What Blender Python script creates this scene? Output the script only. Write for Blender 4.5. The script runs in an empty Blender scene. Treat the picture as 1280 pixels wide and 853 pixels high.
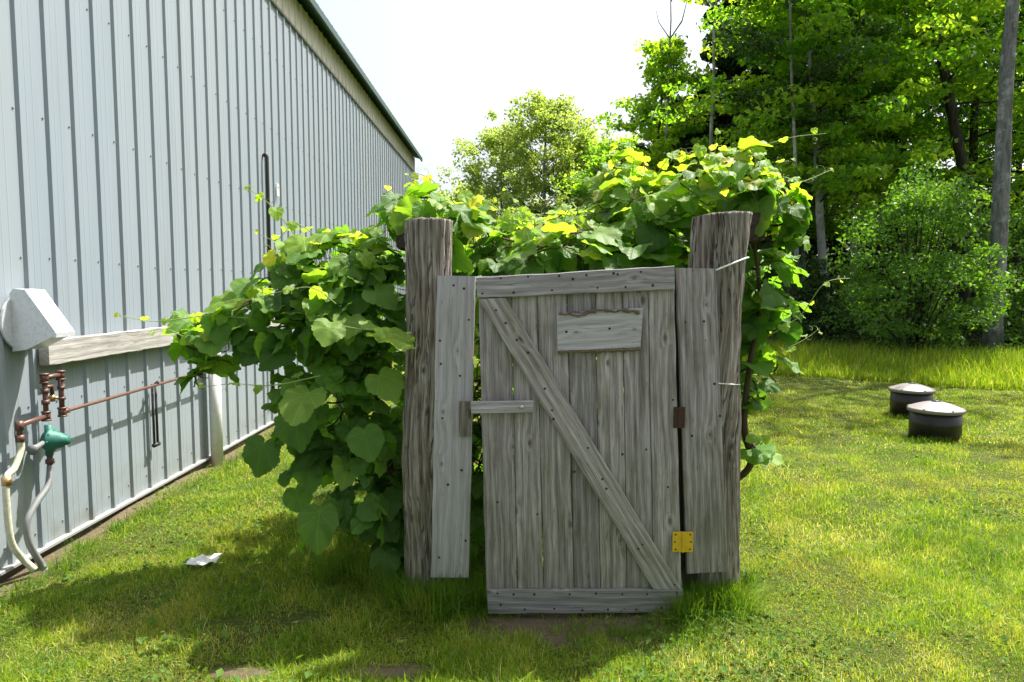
import bpy, math, random
import numpy as np
from mathutils import Vector, noise as mn
R = math.radians
SC = bpy.context.scene
COL = SC.collection
rng = np.random.default_rng(7)
random.seed(7)

# ------------------------------------------------------------ camera, light, exposure
H = 1.49; PITCH = 4.3; FPX = 853.3
cam_d = bpy.data.cameras.new('camera'); cam_d.lens = 24; cam_d.sensor_width = 36
cam_d.clip_start = 0.05; cam_d.clip_end = 800
cam = bpy.data.objects.new('camera', cam_d); COL.objects.link(cam)
cam.location = (0, 0, H); cam.rotation_euler = (R(90 - PITCH), 0, 0)
SC.camera = cam

SUN_EL = 60.5; SUN_AZ = 52.0      # azimuth from +y (into the picture) towards +x
w = bpy.data.worlds.new('World'); SC.world = w; w.use_nodes = True
nt = w.node_tree; nt.nodes.clear()
sky = nt.nodes.new('ShaderNodeTexSky'); sky.sky_type = 'NISHITA'; sky.sun_disc = False
sky.sun_elevation = R(SUN_EL); sky.sun_rotation = R(SUN_AZ)
sky.dust_density = 5.0; sky.air_density = 1.0; sky.ozone_density = 0.6
hs = nt.nodes.new('ShaderNodeHueSaturation'); hs.inputs['Saturation'].default_value = 0.5
hs.inputs['Value'].default_value = 1.1
bg = nt.nodes.new('ShaderNodeBackground'); bg.inputs['Strength'].default_value = 0.1
ow = nt.nodes.new('ShaderNodeOutputWorld')
nt.links.new(sky.outputs[0], hs.inputs['Color']); nt.links.new(hs.outputs[0], bg.inputs[0]); nt.links.new(bg.outputs[0], ow.inputs[0])
sd = bpy.data.lights.new('sun', 'SUN'); sd.energy = 5.0; sd.angle = R(0.53); sd.color = (1, 0.95, 0.86)
so = bpy.data.objects.new('sun', sd); COL.objects.link(so)
sdir = Vector((math.sin(R(SUN_AZ)) * math.cos(R(SUN_EL)), math.cos(R(SUN_AZ)) * math.cos(R(SUN_EL)), math.sin(R(SUN_EL))))
so.rotation_euler = sdir.to_track_quat('Z', 'Y').to_euler(); so.location = (20, 20, 40)
SC.view_settings.view_transform = 'Standard'; SC.view_settings.look = 'None'
SC.view_settings.exposure = 1.28; SC.view_settings.gamma = 1
SC.render.engine = 'CYCLES'
cy = SC.cycles
cy.max_bounces = 7; cy.diffuse_bounces = 4; cy.glossy_bounces = 3; cy.transmission_bounces = 6; cy.transparent_max_bounces = 6

# ------------------------------------------------------------ measuring helpers (1280x853 picture -> metres)
cp, sp = math.cos(R(PITCH)), math.sin(R(PITCH))
def P(px, py, Y):
    """point at distance Y in front of the camera that is seen at px,py"""
    u = (px - 640) / FPX; v = (426.5 - py) / FPX
    dy = cp + v * sp; dz = -sp + v * cp
    return Vector((u * Y / dy, Y, H + dz * Y / dy))
def G(px, py, z=0.0):
    u = (px - 640) / FPX; v = (426.5 - py) / FPX
    dy = cp + v * sp; dz = -sp + v * cp
    t = (z - H) / dz
    return Vector((u * t, dy * t, z))
def W(px, py, X):
    """point on the plane x = X"""
    u = (px - 640) / FPX; v = (426.5 - py) / FPX
    dy = cp + v * sp; dz = -sp + v * cp
    t = X / u
    return Vector((X, dy * t, H + dz * t))
def gz(x, y):
    x = np.asarray(x, dtype=float); y = np.asarray(y, dtype=float)
    b = 0.014 * np.sin(x * 2.1 + 1.3) * np.sin(y * 1.7 + .4) + 0.008 * np.sin(x * 5.3 + y * 3.1) + 0.006 * np.sin(y * 7.7 - x * 4.2)
    return b - 0.01 + 0.02 * np.exp(-((x + 2.2) ** 2) * 3)

# ------------------------------------------------------------ mesh builder
class MB:
    def __init__(s):
        s.v = []; s.f = []; s.uv = []; s.m = []; s.t = []
    def add(s, verts, faces, uvs=None, mat=0, tint=0.5):
        o = len(s.v)
        s.v += [tuple(p) for p in verts]
        s.uv += ([tuple(p) for p in uvs] if uvs is not None else [(p[0] + p[1], p[2]) for p in verts])
        s.t += [tint] * len(verts)
        for f in faces: s.f.append(tuple(i + o for i in f)); s.m.append(mat)
    def build(s, name, mats, parent=None, smooth=False):
        me = bpy.data.meshes.new(name); me.from_pydata(s.v, [], s.f)
        if not isinstance(mats, (list, tuple)): mats = [mats]
        for m in mats: me.materials.append(m)
        me.polygons.foreach_set('material_index', s.m)
        me.polygons.foreach_set('use_smooth', [smooth] * len(s.f))
        ul = me.uv_layers.new(name='grain')
        li = np.empty(len(me.loops), dtype=np.int32); me.loops.foreach_get('vertex_index', li)
        ul.data.foreach_set('uv', np.array(s.uv, dtype=np.float32)[li].ravel())
        a = me.attributes.new('tint', 'FLOAT', 'POINT'); a.data.foreach_set('value', np.array(s.t, dtype=np.float32))
        me.update()
        o = bpy.data.objects.new(name, me); COL.objects.link(o)
        if parent: o.parent = parent; o.matrix_parent_inverse = parent.matrix_world.inverted() if False else o.matrix_parent_inverse; o.location = -PL(parent)
        return o
def PL(p):
    l = Vector(p.location); q = p.parent
    while q: l = l + Vector(q.location); q = q.parent
    return l
def np_build(name, V, F, uv, tint, mats, parent=None, smooth=True, fm=None):
    """V (n,3), F list of (k arrays) same size faces"""
    me = bpy.data.meshes.new(name)
    n = len(V); me.vertices.add(n); me.vertices.foreach_set('co', np.asarray(V, dtype=np.float32).ravel())
    loops = np.concatenate([f.ravel() for f in F]).astype(np.int32)
    tot = np.concatenate([np.full(len(f), f.shape[1]) for f in F]).astype(np.int32)
    st = np.concatenate([[0], np.cumsum(tot)[:-1]]).astype(np.int32)
    me.loops.add(len(loops)); me.loops.foreach_set('vertex_index', loops)
    me.polygons.add(len(tot)); me.polygons.foreach_set('loop_start', st); me.polygons.foreach_set('loop_total', tot)
    me.polygons.foreach_set('use_smooth', np.full(len(tot), smooth))
    for m in (mats if isinstance(mats, list) else [mats]): me.materials.append(m)
    if fm is not None: me.polygons.foreach_set('material_index', fm.astype(np.int32))
    if uv is not None:
        ul = me.uv_layers.new(name='grain'); ul.data.foreach_set('uv', np.asarray(uv, dtype=np.float32)[loops].ravel())
    a = me.attributes.new('tint', 'FLOAT', 'POINT'); a.data.foreach_set('value', np.asarray(tint, dtype=np.float32))
    me.update(calc_edges=True); me.validate()
    o = bpy.data.objects.new(name, me); COL.objects.link(o)
    if parent: o.parent = parent; o.location = -PL(parent)
    return o
def tag(o, label=None, cat=None, group=None, kind=None):
    if label: o['label'] = label
    if cat: o['category'] = cat
    if group: o['group'] = group
    if kind: o['kind'] = kind
    return o
def thing(name, loc, label, cat, group=None):
    o = bpy.data.objects.new(name, None); COL.objects.link(o); o.location = loc; o.empty_display_size = .1
    return tag(o, label, cat, group)

def frame(d):
    d = d.normalized(); u = Vector((0, 0, 1)) if abs(d.z) < .9 else Vector((1, 0, 0))
    a = d.cross(u).normalized(); return a, d.cross(a).normalized()
def tube(m, pts, rad, seg=8, mat=0, cap=True, tint=.5, rough=0.0, vs=1.0):
    pts = [Vector(p) for p in pts]; n = len(pts)
    if not hasattr(rad, '__len__'): rad = [rad] * n
    V = []; U = []; F = []; L = 0
    a = None
    for i in range(n):
        d = (pts[min(i + 1, n - 1)] - pts[max(i - 1, 0)])
        if d.length < 1e-7: d = Vector((0, 0, 1))
        d.normalize()
        if a is None: a, b = frame(d)
        else:
            a = (a - d * a.dot(d)); a = a.normalized() if a.length > 1e-6 else frame(d)[0]
            b = d.cross(a).normalized()
        if i: L += (pts[i] - pts[i - 1]).length
        for k in range(seg):
            t = 2 * math.pi * k / seg; r = rad[i]
            if rough: r *= 1 + rough * mn.noise(Vector((math.cos(t) * 1.6 + 7, math.sin(t) * 1.6, L * 3)))
            V.append(pts[i] + (a * math.cos(t) + b * math.sin(t)) * r); U.append((L * vs, rad[0] * t))
    for i in range(n - 1):
        for k in range(seg):
            k2 = (k + 1) % seg
            F.append((i * seg + k, i * seg + k2, (i + 1) * seg + k2, (i + 1) * seg + k))
    if cap:
        F.append(tuple(range(seg - 1, -1, -1))); F.append(tuple((n - 1) * seg + k for k in range(seg)))
    m.add(V, F, U, mat, tint)
def lathe(m, c, prof, seg=40, mat=0):
    V = []; F = []; c = Vector(c)
    for r, z in prof:
        for k in range(seg):
            t = 2 * math.pi * k / seg; V.append(c + Vector((r * math.cos(t), r * math.sin(t), z)))
    for i in range(len(prof) - 1):
        for k in range(seg):
            k2 = (k + 1) % seg; F.append((i * seg + k, i * seg + k2, (i + 1) * seg + k2, (i + 1) * seg + k))
    F.append(tuple(range(seg - 1, -1, -1))); F.append(tuple((len(prof) - 1) * seg + k for k in range(seg)))
    m.add(V, F, [(math.atan2(p.y - c.y, p.x - c.x) * prof[0][0], p.z) for p in V], mat)
_pid = [0]
def board(m, A0, A1, B0, B1, th=.025, n=18, wob=.0015, ch=.0025, mat=0, nrm=None, bow=0.0, tint=None):
    """plank lofted from end edge A0-A1 to end edge B0-B1 (front face corners); thickness goes back"""
    A0, A1, B0, B1 = map(Vector, (A0, A1, B0, B1)); _pid[0] += 1; sd = _pid[0] * 3.71
    if nrm is None: nrm = Vector((0, -1, 0))
    V = []; U = []; F = []; L = ((B0 + B1) - (A0 + A1)).length / 2; w = (A1 - A0).length
    for i in range(n + 1):
        s = i / n
        p = A0.lerp(B0, s); q = A1.lerp(B1, s); x = (q - p).normalized()
        e0 = wob * (mn.noise(Vector((sd, s * L * 7, 0))) * 2 + mn.noise(Vector((sd, s * L * 30, 5)))); e1 = wob * (mn.noise(Vector((sd + 9, s * L * 7, 0))) * 2 + mn.noise(Vector((sd, s * L * 30, 9))))
        p = p + x * e0; q = q + x * e1
        fz = nrm * (bow * math.sin(s * 3.1) + .0012 * mn.noise(Vector((sd, s * 5, 3))))
        cz = ch * (1 if 0 < i < n else 1)
        b = -nrm * th
        ring = [p + x * cz, q - x * cz, q - nrm * cz, q + b + nrm * cz, q + b - x * cz, p + b + x * cz, p + b + nrm * cz, p - nrm * cz]
        vv = [cz, w - cz, w, w + th, w + th, -th, -th, 0]
        V += [r + fz for r in ring]; U += [(sd + s * L, sd * 1.3 + a) for a in vv]
    for i in range(n):
        for k in range(8):
            k2 = (k + 1) % 8; F.append((i * 8 + k, i * 8 + k2, (i + 1) * 8 + k2, (i + 1) * 8 + k))
    F.append(tuple(range(7, -1, -1))); F.append(tuple(n * 8 + k for k in range(8)))
    m.add(V, F, U, mat, rng.random() if tint is None else tint)
def box(m, c, s, mat=0, rz=0, ch=.004, rx=0, tint=.5):
    """chamfered box centred at c"""
    c = Vector(c); ca, sa = math.cos(rz), math.sin(rz)
    hx, hy, hz = s[0] / 2, s[1] / 2, s[2] / 2; ch = min(ch, hx * .8, hy * .8, hz * .8)
    V = []
    for sz, ins in ((-1, ch), (-1, 0), (1, 0), (1, ch)):
        z = sz * (hz if ins else hz - ch)
        x_, y_ = hx - ins, hy - ins
        for (x, y) in ((-x_ + ch, -y_), (x_ - ch, -y_), (x_, -y_ + ch), (x_, y_ - ch), (x_ - ch, y_), (-x_ + ch, y_), (-x_, y_ - ch), (-x_, -y_ + ch)):
            X, Y, Z = x, y, z
            Y, Z = Y * math.cos(rx) - Z * math.sin(rx), Y * math.sin(rx) + Z * math.cos(rx)
            V.append(c + Vector((X * ca - Y * sa, X * sa + Y * ca, Z)))
    F = [tuple(range(7, -1, -1)), tuple(24 + k for k in range(8))]
    for i in range(3):
        for k in range(8): F.append((i * 8 + k, i * 8 + (k + 1) % 8, (i + 1) * 8 + (k + 1) % 8, (i + 1) * 8 + k))
    m.add(V, F, None, mat, tint)
def disc(m, c, n, r, t=.004, seg=8, mat=0):
    n = Vector(n).normalized(); c = Vector(c)
    tube(m, [c - n * .002, c + n * t * .6, c + n * t], [r, r, r * .6], seg, mat)

# ------------------------------------------------------------ material helpers
class NM:
    def __init__(s, name):
        s.mat = bpy.data.materials.new(name); s.mat.use_nodes = True; s.t = s.mat.node_tree
        s.p = s.t.nodes['Principled BSDF']; s.out = s.t.nodes['Material Output']
    def n(s, typ, **kw):
        x = s.t.nodes.new('ShaderNode' + typ)
        for k, v in kw.items():
            if k.startswith('i_'): s.set(x.inputs[k[2:].replace('_', ' ')], v)
            elif k.startswith('n') and k[1:].isdigit(): s.set(x.inputs[int(k[1:])], v)
            else: setattr(x, k, v)
        return x
    def set(s, inp, v):
        if hasattr(v, 'is_output') or isinstance(v, bpy.types.NodeSocket): s.t.links.new(v, inp)
        else: inp.default_value = v
    def math(s, op, a, b=0.0, c=0.0, clamp=False):
        x = s.n('Math', operation=op, use_clamp=clamp); s.set(x.inputs[0], a); s.set(x.inputs[1], b); s.set(x.inputs[2], c); return x.outputs[0]
    def mix(s, f, a, b, mode='MIX'):
        x = s.n('Mix', data_type='RGBA', blend_type=mode); s.set(x.inputs[0], f)
        for i, v in ((6, a), (7, b)): s.set(x.inputs[i], (*v, 1) if isinstance(v, tuple) and len(v) == 3 else v)
        return x.outputs[2]
    def noise(s, vec, scale, detail=4, rough=.55, dist=0.0):
        x = s.n('TexNoise'); s.set(x.inputs['Vector'], vec); x.inputs['Scale'].default_value = scale
        x.inputs['Detail'].default_value = detail; x.inputs['Roughness'].default_value = rough; x.inputs['Distortion'].default_value = dist
        return x.outputs[0]
    def ramp(s, f, stops, interp='LINEAR'):
        x = s.n('ValToRGB'); s.set(x.inputs[0], f); cr = x.color_ramp; cr.interpolation = interp
        while len(cr.elements) < len(stops): cr.elements.new(.5)
        for e, (p, c) in zip(cr.elements, stops): e.position = p; e.color = (*c, 1) if len(c) == 3 else c
        return x.outputs[0]
    def mapr(s, v, a, b, c=0.0, d=1.0):
        x = s.n('MapRange'); s.set(x.inputs[0], v)
        for i, q in enumerate((a, b, c, d)): x.inputs[i + 1].default_value = q
        return x.outputs[0]
    def scale(s, vec, sc, loc=(0, 0, 0)):
        x = s.n('Mapping'); s.set(x.inputs[0], vec); x.inputs['Scale'].default_value = sc; x.inputs['Location'].default_value = loc; return x.outputs[0]
    def uv(s): return s.n('UVMap', uv_map='grain').outputs[0]
    def pos(s): return s.n('NewGeometry').outputs['Position']
    def tint(s): return s.n('Attribute', attribute_name='tint').outputs['Fac']
    def bump(s, h, strength=.5, dist=.01):
        b = s.n('Bump'); b.inputs['Strength'].default_value = strength; b.inputs['Distance'].default_value = dist
        s.set(b.inputs['Height'], h); s.t.links.new(b.outputs[0], s.p.inputs['Normal']); return b.outputs[0]
    def fin(s, col, rough=.8, spec=.3, metal=0.0):
        s.set(s.p.inputs['Base Color'], (*col, 1) if isinstance(col, tuple) else col); s.set(s.p.inputs['Roughness'], rough)
        s.p.inputs['Specular IOR Level'].default_value = spec; s.p.inputs['Metallic'].default_value = metal
        return s.mat

def wood_mat(name, dark, mid, light, stain=(.16, .15, .10), coarse=1.0, knots=True, bump=.5, stain_amt=.6, cw=.012, wave=.10):
    m = NM(name); uv = m.uv(); t = m.tint()
    vo = m.n('TexVoronoi', feature='F1', voronoi_dimensions='2D'); m.set(vo.inputs['Vector'], m.scale(uv, (3.6, 6.5, 1))); vo.inputs['Scale'].default_value = 1.0; vo.inputs['Randomness'].default_value = .95
    d = vo.outputs['Distance']
    kf = m.mapr(d, 0.0, .42, 1.0, 0.0)
    kf = m.math('POWER', kf, 2.0)
    rnd = m.n('SeparateColor'); m.set(rnd.inputs[0], vo.outputs['Color'])
    on = m.math('GREATER_THAN', rnd.outputs[0], .52); kf = m.math('MULTIPLY', kf, on)
    sep = m.n('SeparateXYZ'); m.set(sep.inputs[0], uv)
    low = m.noise(m.scale(uv, (1.6, 9, 1)), 1.0, 3)
    g = m.math('ADD', m.math('MULTIPLY', sep.outputs[1], 190.0 * coarse), m.math('MULTIPLY', low, 15.0))
    if knots: g = m.math('ADD', g, m.math('MULTIPLY', kf, 7.0))
    gr = m.math('SINE', g)
    gr = m.mapr(gr, -1, 1, 0, 1)
    fine = m.noise(m.scale(uv, (5, 190 * coarse, 1)), 1.0, 5, .65)
    streak = m.noise(m.scale(uv, (2.2, 34, 1), (4, 3, 0)), 1.0, 4, .6)
    blot = m.noise(m.scale(uv, (5, 12, 1), (14, 3, 0)), 1.0, 4, .6)
    f = m.math('ADD', m.math('MULTIPLY', gr, wave), m.math('ADD', m.math('MULTIPLY', fine, .66), m.math('MULTIPLY', streak, .34)))
    c = m.ramp(f, [(.38, dark), (.56, mid), (.74, light)])
    c = m.mix(m.mapr(blot, .45, .72, 0, stain_amt), c, m.mix(1.0, c, (stain[0] * 3.2, stain[1] * 3.2, stain[2] * 3.2), 'MULTIPLY'))
    wet = m.noise(m.scale(uv, (1.3, 20, 1), (3, 11, 0)), 1.0, 3, .5)
    c = m.mix(m.mapr(wet, .52, .66, 0, stain_amt), c, m.mix(1.0, c, (.60, .60, .54), 'MULTIPLY'))
    c = m.mix(m.mapr(wet, .44, .33, 0, stain_amt * .6), c, m.mix(1.0, c, (1.28, 1.28, 1.3), 'MULTIPLY'))
    c = m.mix(1.0, c, m.ramp(t, [(0, (.64, .64, .66)), (1, (1.16, 1.14, 1.10))]), 'MULTIPLY')
    zz = m.n('SeparateXYZ'); m.set(zz.inputs[0], m.pos())
    alg = m.math('MULTIPLY', m.mapr(m.math('ADD', zz.outputs[2], m.math('MULTIPLY', m.noise(m.pos(), 6, 4), -.7)), -.1, .55, 1, 0), .55)
    c = m.mix(alg, c, m.mix(1.0, c, (.62, .70, .46), 'MULTIPLY'))
    if knots:
        ring = m.mapr(m.math('ADD', d, m.math('MULTIPLY', rnd.outputs[1], .035)), .0, .07, 1, 0)
        ring = m.math('MULTIPLY', m.math('POWER', ring, .35, clamp=True), on)
        c = m.mix(m.math('MULTIPLY', ring, .85), c, (dark[0] * .45, dark[1] * .42, dark[2] * .38))
        halo = m.math('MULTIPLY', m.mapr(m.math('ABSOLUTE', m.math('SUBTRACT', d, .12)), 0, .035, .2, 0), on)
        c = m.mix(halo, c, light)
    crack = m.noise(m.scale(uv, (2.6 if bump < .9 else 6, 60, 1), (1, 8, 0)), 1.0, 2 if bump < .9 else 4, .5)
    ck = m.mapr(m.math('ABSOLUTE', m.math('SUBTRACT', crack, .5)), 0, cw, 1, 0)
    ckm = m.math('MULTIPLY', ck, m.mapr(streak, .5, .6, 0, 1))
    c = m.mix(m.math('MULTIPLY', ckm, .75), c, (dark[0] * .3, dark[1] * .3, dark[2] * .3))
    h = m.math('SUBTRACT', m.math('ADD', m.math('MULTIPLY', fine, .5), m.math('MULTIPLY', gr, .35)), m.math('MULTIPLY', ckm, 1.2))
    m.bump(h, bump, .004 if bump < .9 else .012)
    return m.fin(c, .82, .25)
M = {}
M['gate'] = wood_mat('weathered_gate_wood', (.13, .121, .121), (.335, .312, .318), (.57, .535, .56))
M['rail'] = wood_mat('weathered_rail_wood', (.17, .16, .17), (.335, .32, .345), (.54, .515, .56), stain_amt=.25)
M['pale'] = wood_mat('pale_board_wood', (.26, .25, .275), (.39, .38, .42), (.53, .515, .56), stain_amt=.15, bump=.25)
M['beam'] = wood_mat('sun_bleached_beam', (.16, .155, .15), (.29, .285, .28), (.44, .43, .42), stain_amt=.15, coarse=.7)
M['post'] = wood_mat('old_post_wood', (.06, .051, .044), (.30, .27, .24), (.56, .52, .49), coarse=1.0, bump=1.0, stain=(.2, .16, .11), cw=.05, wave=.12)
M['darkwood'] = wood_mat('dark_end_wood', (.03, .022, .018), (.07, .05, .04), (.13, .1, .08), coarse=.6)

def simple(name, col, rough=.6, spec=.4, metal=0.0, var=.15, vs=12.0, bump=0.0, col2=None, th=(.45, .7)):
    m = NM(name); p = m.n('TexCoord').outputs['Object']; n = m.noise(p, vs, 5, .6)
    c = m.mix(n, tuple(x * (1 - var) for x in col), tuple(min(1, x * (1 + var)) for x in col))
    if col2: c = m.mix(m.mapr(m.noise(p, vs * 2.7, 6, .7), th[0], th[1]), c, col2)
    if bump: m.bump(m.noise(p, vs * 8, 4), bump, .003)
    return m.fin(c, rough, spec, metal)
M['nail'] = simple('dark_rusty_nail', (.025, .02, .017), .7)
M['bolt'] = simple('grey_bolt', (.5, .5, .52), .35, .5, .9)
M['yellow'] = simple('yellow_painted_metal', (.62, .41, .015), .5, .4, var=.25, vs=60, col2=(.25, .13, .03), th=(.55, .7), bump=.3)
M['rusty'] = simple('rusty_metal', (.05, .03, .022), .8, .3, var=.4, vs=80, col2=(.13, .055, .025), bump=.6)
M['iron'] = simple('brown_iron_pipe', (.085, .045, .04), .45, .5, .2, var=.3, vs=50, col2=(.2, .09, .06))
M['copper'] = simple('dull_copper_pipe', (.18, .095, .07), .4, .5, .4, var=.3, vs=30, col2=(.12, .06, .05))
M['brass'] = simple('brass_valve', (.45, .28, .12), .35, .5, .8)
M['green_reg'] = simple('green_painted_casting', (.02, .135, .105), .5, .4, var=.3, vs=60, bump=.3)
M['cream'] = simple('cream_plastic_pipe', (.55, .55, .42), .5, .4, var=.2, vs=14, col2=(.35, .35, .25))
M['greyhose'] = simple('grey_plastic_hose', (.17, .18, .18), .55, .4, var=.2, vs=20)
M['white'] = simple('white_painted_downspout', (.6, .6, .58), .45, .4, var=.12, vs=10, col2=(.38, .37, .32), th=(.55, .8))
M['black'] = simple('black_conduit', (.025, .022, .022), .5, .4)
M['galv'] = simple('galvanised_sheet', (.6, .62, .65), .34, .5, .35, var=.14, vs=25, col2=(.42, .44, .47), th=(.5, .75))
M['flash'] = simple('pale_flashing', (.27, .275, .27), .4, .5, var=.1, vs=6, col2=(.35, .33, .28), th=(.55, .8))
M['foundation'] = simple('dirty_concrete', (.1, .09, .075), .95, .1, var=.4, vs=9, bump=.5)
M['roofgreen'] = simple('dark_green_roof_metal', (.02, .06, .045), .4, .5, var=.2, vs=3)
M['barkstrip'] = simple('bark_remnant', (.13, .11, .085), .95, .1, var=.5, vs=120, bump=1, col2=(.3, .22, .1))
M['tank'] = simple('dark_brown_plastic', (.02, .017, .016), .4, .45, var=.2, vs=6, col2=(.03, .025, .02))
M['tanklid'] = simple('glare_pale_brown_lid', (.23, .205, .2), .42, .8, var=.15, vs=8)  # brown lid, colour lightened to carry the sky and sun glare
M['scrap'] = simple('pale_scrap', (.62, .64, .62), .7, .2, var=.15, vs=20, col2=(.4, .42, .38))
M['strap'] = simple('pale_plastic_cord', (.62, .66, .62), .5, .4)
M['wire'] = simple('galvanised_wire', (.3, .3, .31), .45, .5, .6)

# metal wall cladding
m = NM('blue_grey_metal_cladding'); p = m.pos()
n1 = m.noise(m.scale(p, (1, .9, .22)), 1.6, 4); n2 = m.noise(m.scale(p, (6, 14, .7)), 1.0, 5, .6)
c = m.mix(n1, (.212, .252, .292), (.25, .292, .335)); c = m.mix(m.mapr(n2, .5, .8, 0, .3), c, (.31, .33, .34))
sz = m.n('SeparateXYZ'); m.set(sz.inputs[0], p)
low = m.math('MULTIPLY', m.math('POWER', m.mapr(sz.outputs[2], .0, .5, 1, 0), 1.6), m.mapr(m.noise(p, 7, 6, .7), .35, .65))
c = m.mix(m.math('MULTIPLY', low, .8, clamp=True), c, (.15, .14, .10))
pn = m.n('TexWhiteNoise', noise_dimensions='1D'); m.set(pn.inputs['W'], m.math('FLOOR', m.math('DIVIDE', sz.outputs[1], .9144)))
c = m.mix(m.mapr(pn.outputs[0], 0, 1, 0, .3), c, (.30, .325, .335))
st = m.noise(m.scale(p, (1, 9, .5), (0, 3, 2)), 1.0, 5, .65)
c = m.mix(m.mapr(st, .58, .75, 0, .35), c, (.17, .18, .18))
M['clad'] = m.fin(c, .42, .45)
# translucent strip under the eave
m = NM('yellowed_translucent_sheet'); p = m.pos()
c = m.mix(m.noise(m.scale(p, (1, 2.2, .6)), 2.2, 5, .65), (.46, .40, .28), (.8, .77, .68))
M['fiber'] = m.fin(c, .5, .4)

# bark
def bark_mat(name, a, b, c3=None, sc=9):
    m = NM(name); p = m.n('TexCoord').outputs['Object']
    n = m.noise(m.scale(p, (1, 1, .22)), sc, 6, .7, .6); c = m.ramp(n, [(.3, a), (.6, b)])
    if c3: c = m.mix(m.mapr(m.noise(p, 3.3, 5, .7), .5, .62), c, c3)
    m.bump(n, 1.0, .03); return m.fin(c, .95, .1)
M['bark'] = bark_mat('grey_bark', (.06, .058, .058), (.22, .22, .215), (.32, .32, .32), 14)
M['bark_pale'] = bark_mat('pale_grey_bark', (.10, .10, .09), (.30, .30, .28), (.4, .4, .38), 6)
M['bark_dark'] = bark_mat('dark_bark', (.02, .018, .015), (.07, .06, .05))
M['cane'] = simple('vine_cane', (.075, .052, .035), .85, .2, var=.35, vs=40, bump=.6)
M['shoot'] = simple('green_vine_shoot', (.24, .32, .09), .6, .3, var=.3, vs=30, col2=(.4, .28, .12), th=(.6, .75))
M['twig'] = simple('dry_twig', (.30, .23, .14), .9, .2, var=.35, vs=30)

# leaves: tint 0 = deep green, 1 = young yellow green
def leaf_mat(name, stops, tr_gain=2.2, trans=.42, rough=.38, spec=.5, veins=False, back=None, autumn=False):
    m = NM(name); t = m.tint(); c = m.ramp(t, stops)
    if veins:
        sx = m.n('SeparateXYZ'); m.set(sx.inputs[0], m.uv())
        ang = m.math('ARCTAN2', sx.outputs[0], sx.outputs[1])
        rr = m.math('SQRT', m.math('ADD', m.math('MULTIPLY', sx.outputs[0], sx.outputs[0]), m.math('MULTIPLY', sx.outputs[1], sx.outputs[1])))
        a = m.math('PINGPONG', m.math('ABSOLUTE', ang), .36)      # main veins every 0.72 rad
        vd = m.math('MULTIPLY', a, rr)
        vein = m.mapr(vd, .004, .017, 1, 0)
        side = m.math('PINGPONG', m.math('SUBTRACT', m.math('MULTIPLY', rr, 1.0), m.math('MULTIPLY', a, .7)), .055)
        sv = m.mapr(side, 0, .010, .45, 0)
        vv = m.math('MAXIMUM', vein, sv)
        c = m.mix(m.math('MULTIPLY', vv, .42), c, m.mix(1.0, c, (1.9, 1.8, 2.2), 'MULTIPLY'))
        m.bump(m.math('SUBTRACT', m.noise(m.pos(), 55, 3), m.math('MULTIPLY', vv, 1.2)), .4, .006)
        c = m.mix(m.mapr(m.noise(m.pos(), 40, 5, .7), .66, .78, 0, .3), c, (.22, .2, .06))
    tc = m.mix(1.0, c, (tr_gain * 1.2, tr_gain * 1.15, tr_gain * .35), 'MULTIPLY')
    bf = m.n('NewGeometry').outputs['Backfacing']
    cc = m.mix(m.math('MULTIPLY', bf, .35), c, back or (.12, .20, .06))
    m.fin(cc, rough, spec)
    tr = m.n('BsdfTranslucent'); m.set(tr.inputs[0], tc)
    mx = m.n('MixShader'); mx.inputs[0].default_value = trans
    m.t.links.new(m.p.outputs[0], mx.inputs[1]); m.t.links.new(tr.outputs[0], mx.inputs[2]); m.t.links.new(mx.outputs[0], m.out.inputs[0])
    return m.mat
M['vineleaf'] = leaf_mat('vine_leaf', [(0, (.04, .115, .014)), (.4, (.10, .22, .026)), (.7, (.21, .33, .045)), (.92, (.25, .37, .04)), (1, (.36, .38, .08))], 2.1, .48, .5, .28, True)
M['maple'] = leaf_mat('maple_leaf', [(0, (.045, .12, .016)), (.6, (.10, .205, .02)), (.94, (.22, .31, .035)), (1, (.32, .22, .07))], 2.9, .55, .5, .25)
M['palegreen'] = leaf_mat('pale_tree_leaf', [(0, (.14, .21, .08)), (1, (.27, .35, .14))], 1.9, .55, .5, .3)
M['darkleaf'] = leaf_mat('shade_darkened_leaf', [(0, (.014, .042, .01)), (1, (.045, .10, .018))], 2.0, .38, .5, .3)  # lowered leaf colour stands in for the shade deep in the wood
M['needle'] = leaf_mat('conifer_needle', [(0, (.014, .036, .016)), (1, (.04, .08, .028))], 1.4, .25, .6, .3)
M['shrubleaf'] = leaf_mat('shrub_leaf', [(0, (.05, .13, .018)), (1, (.13, .25, .035))], 2.2, .45, .42, .4)

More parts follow.
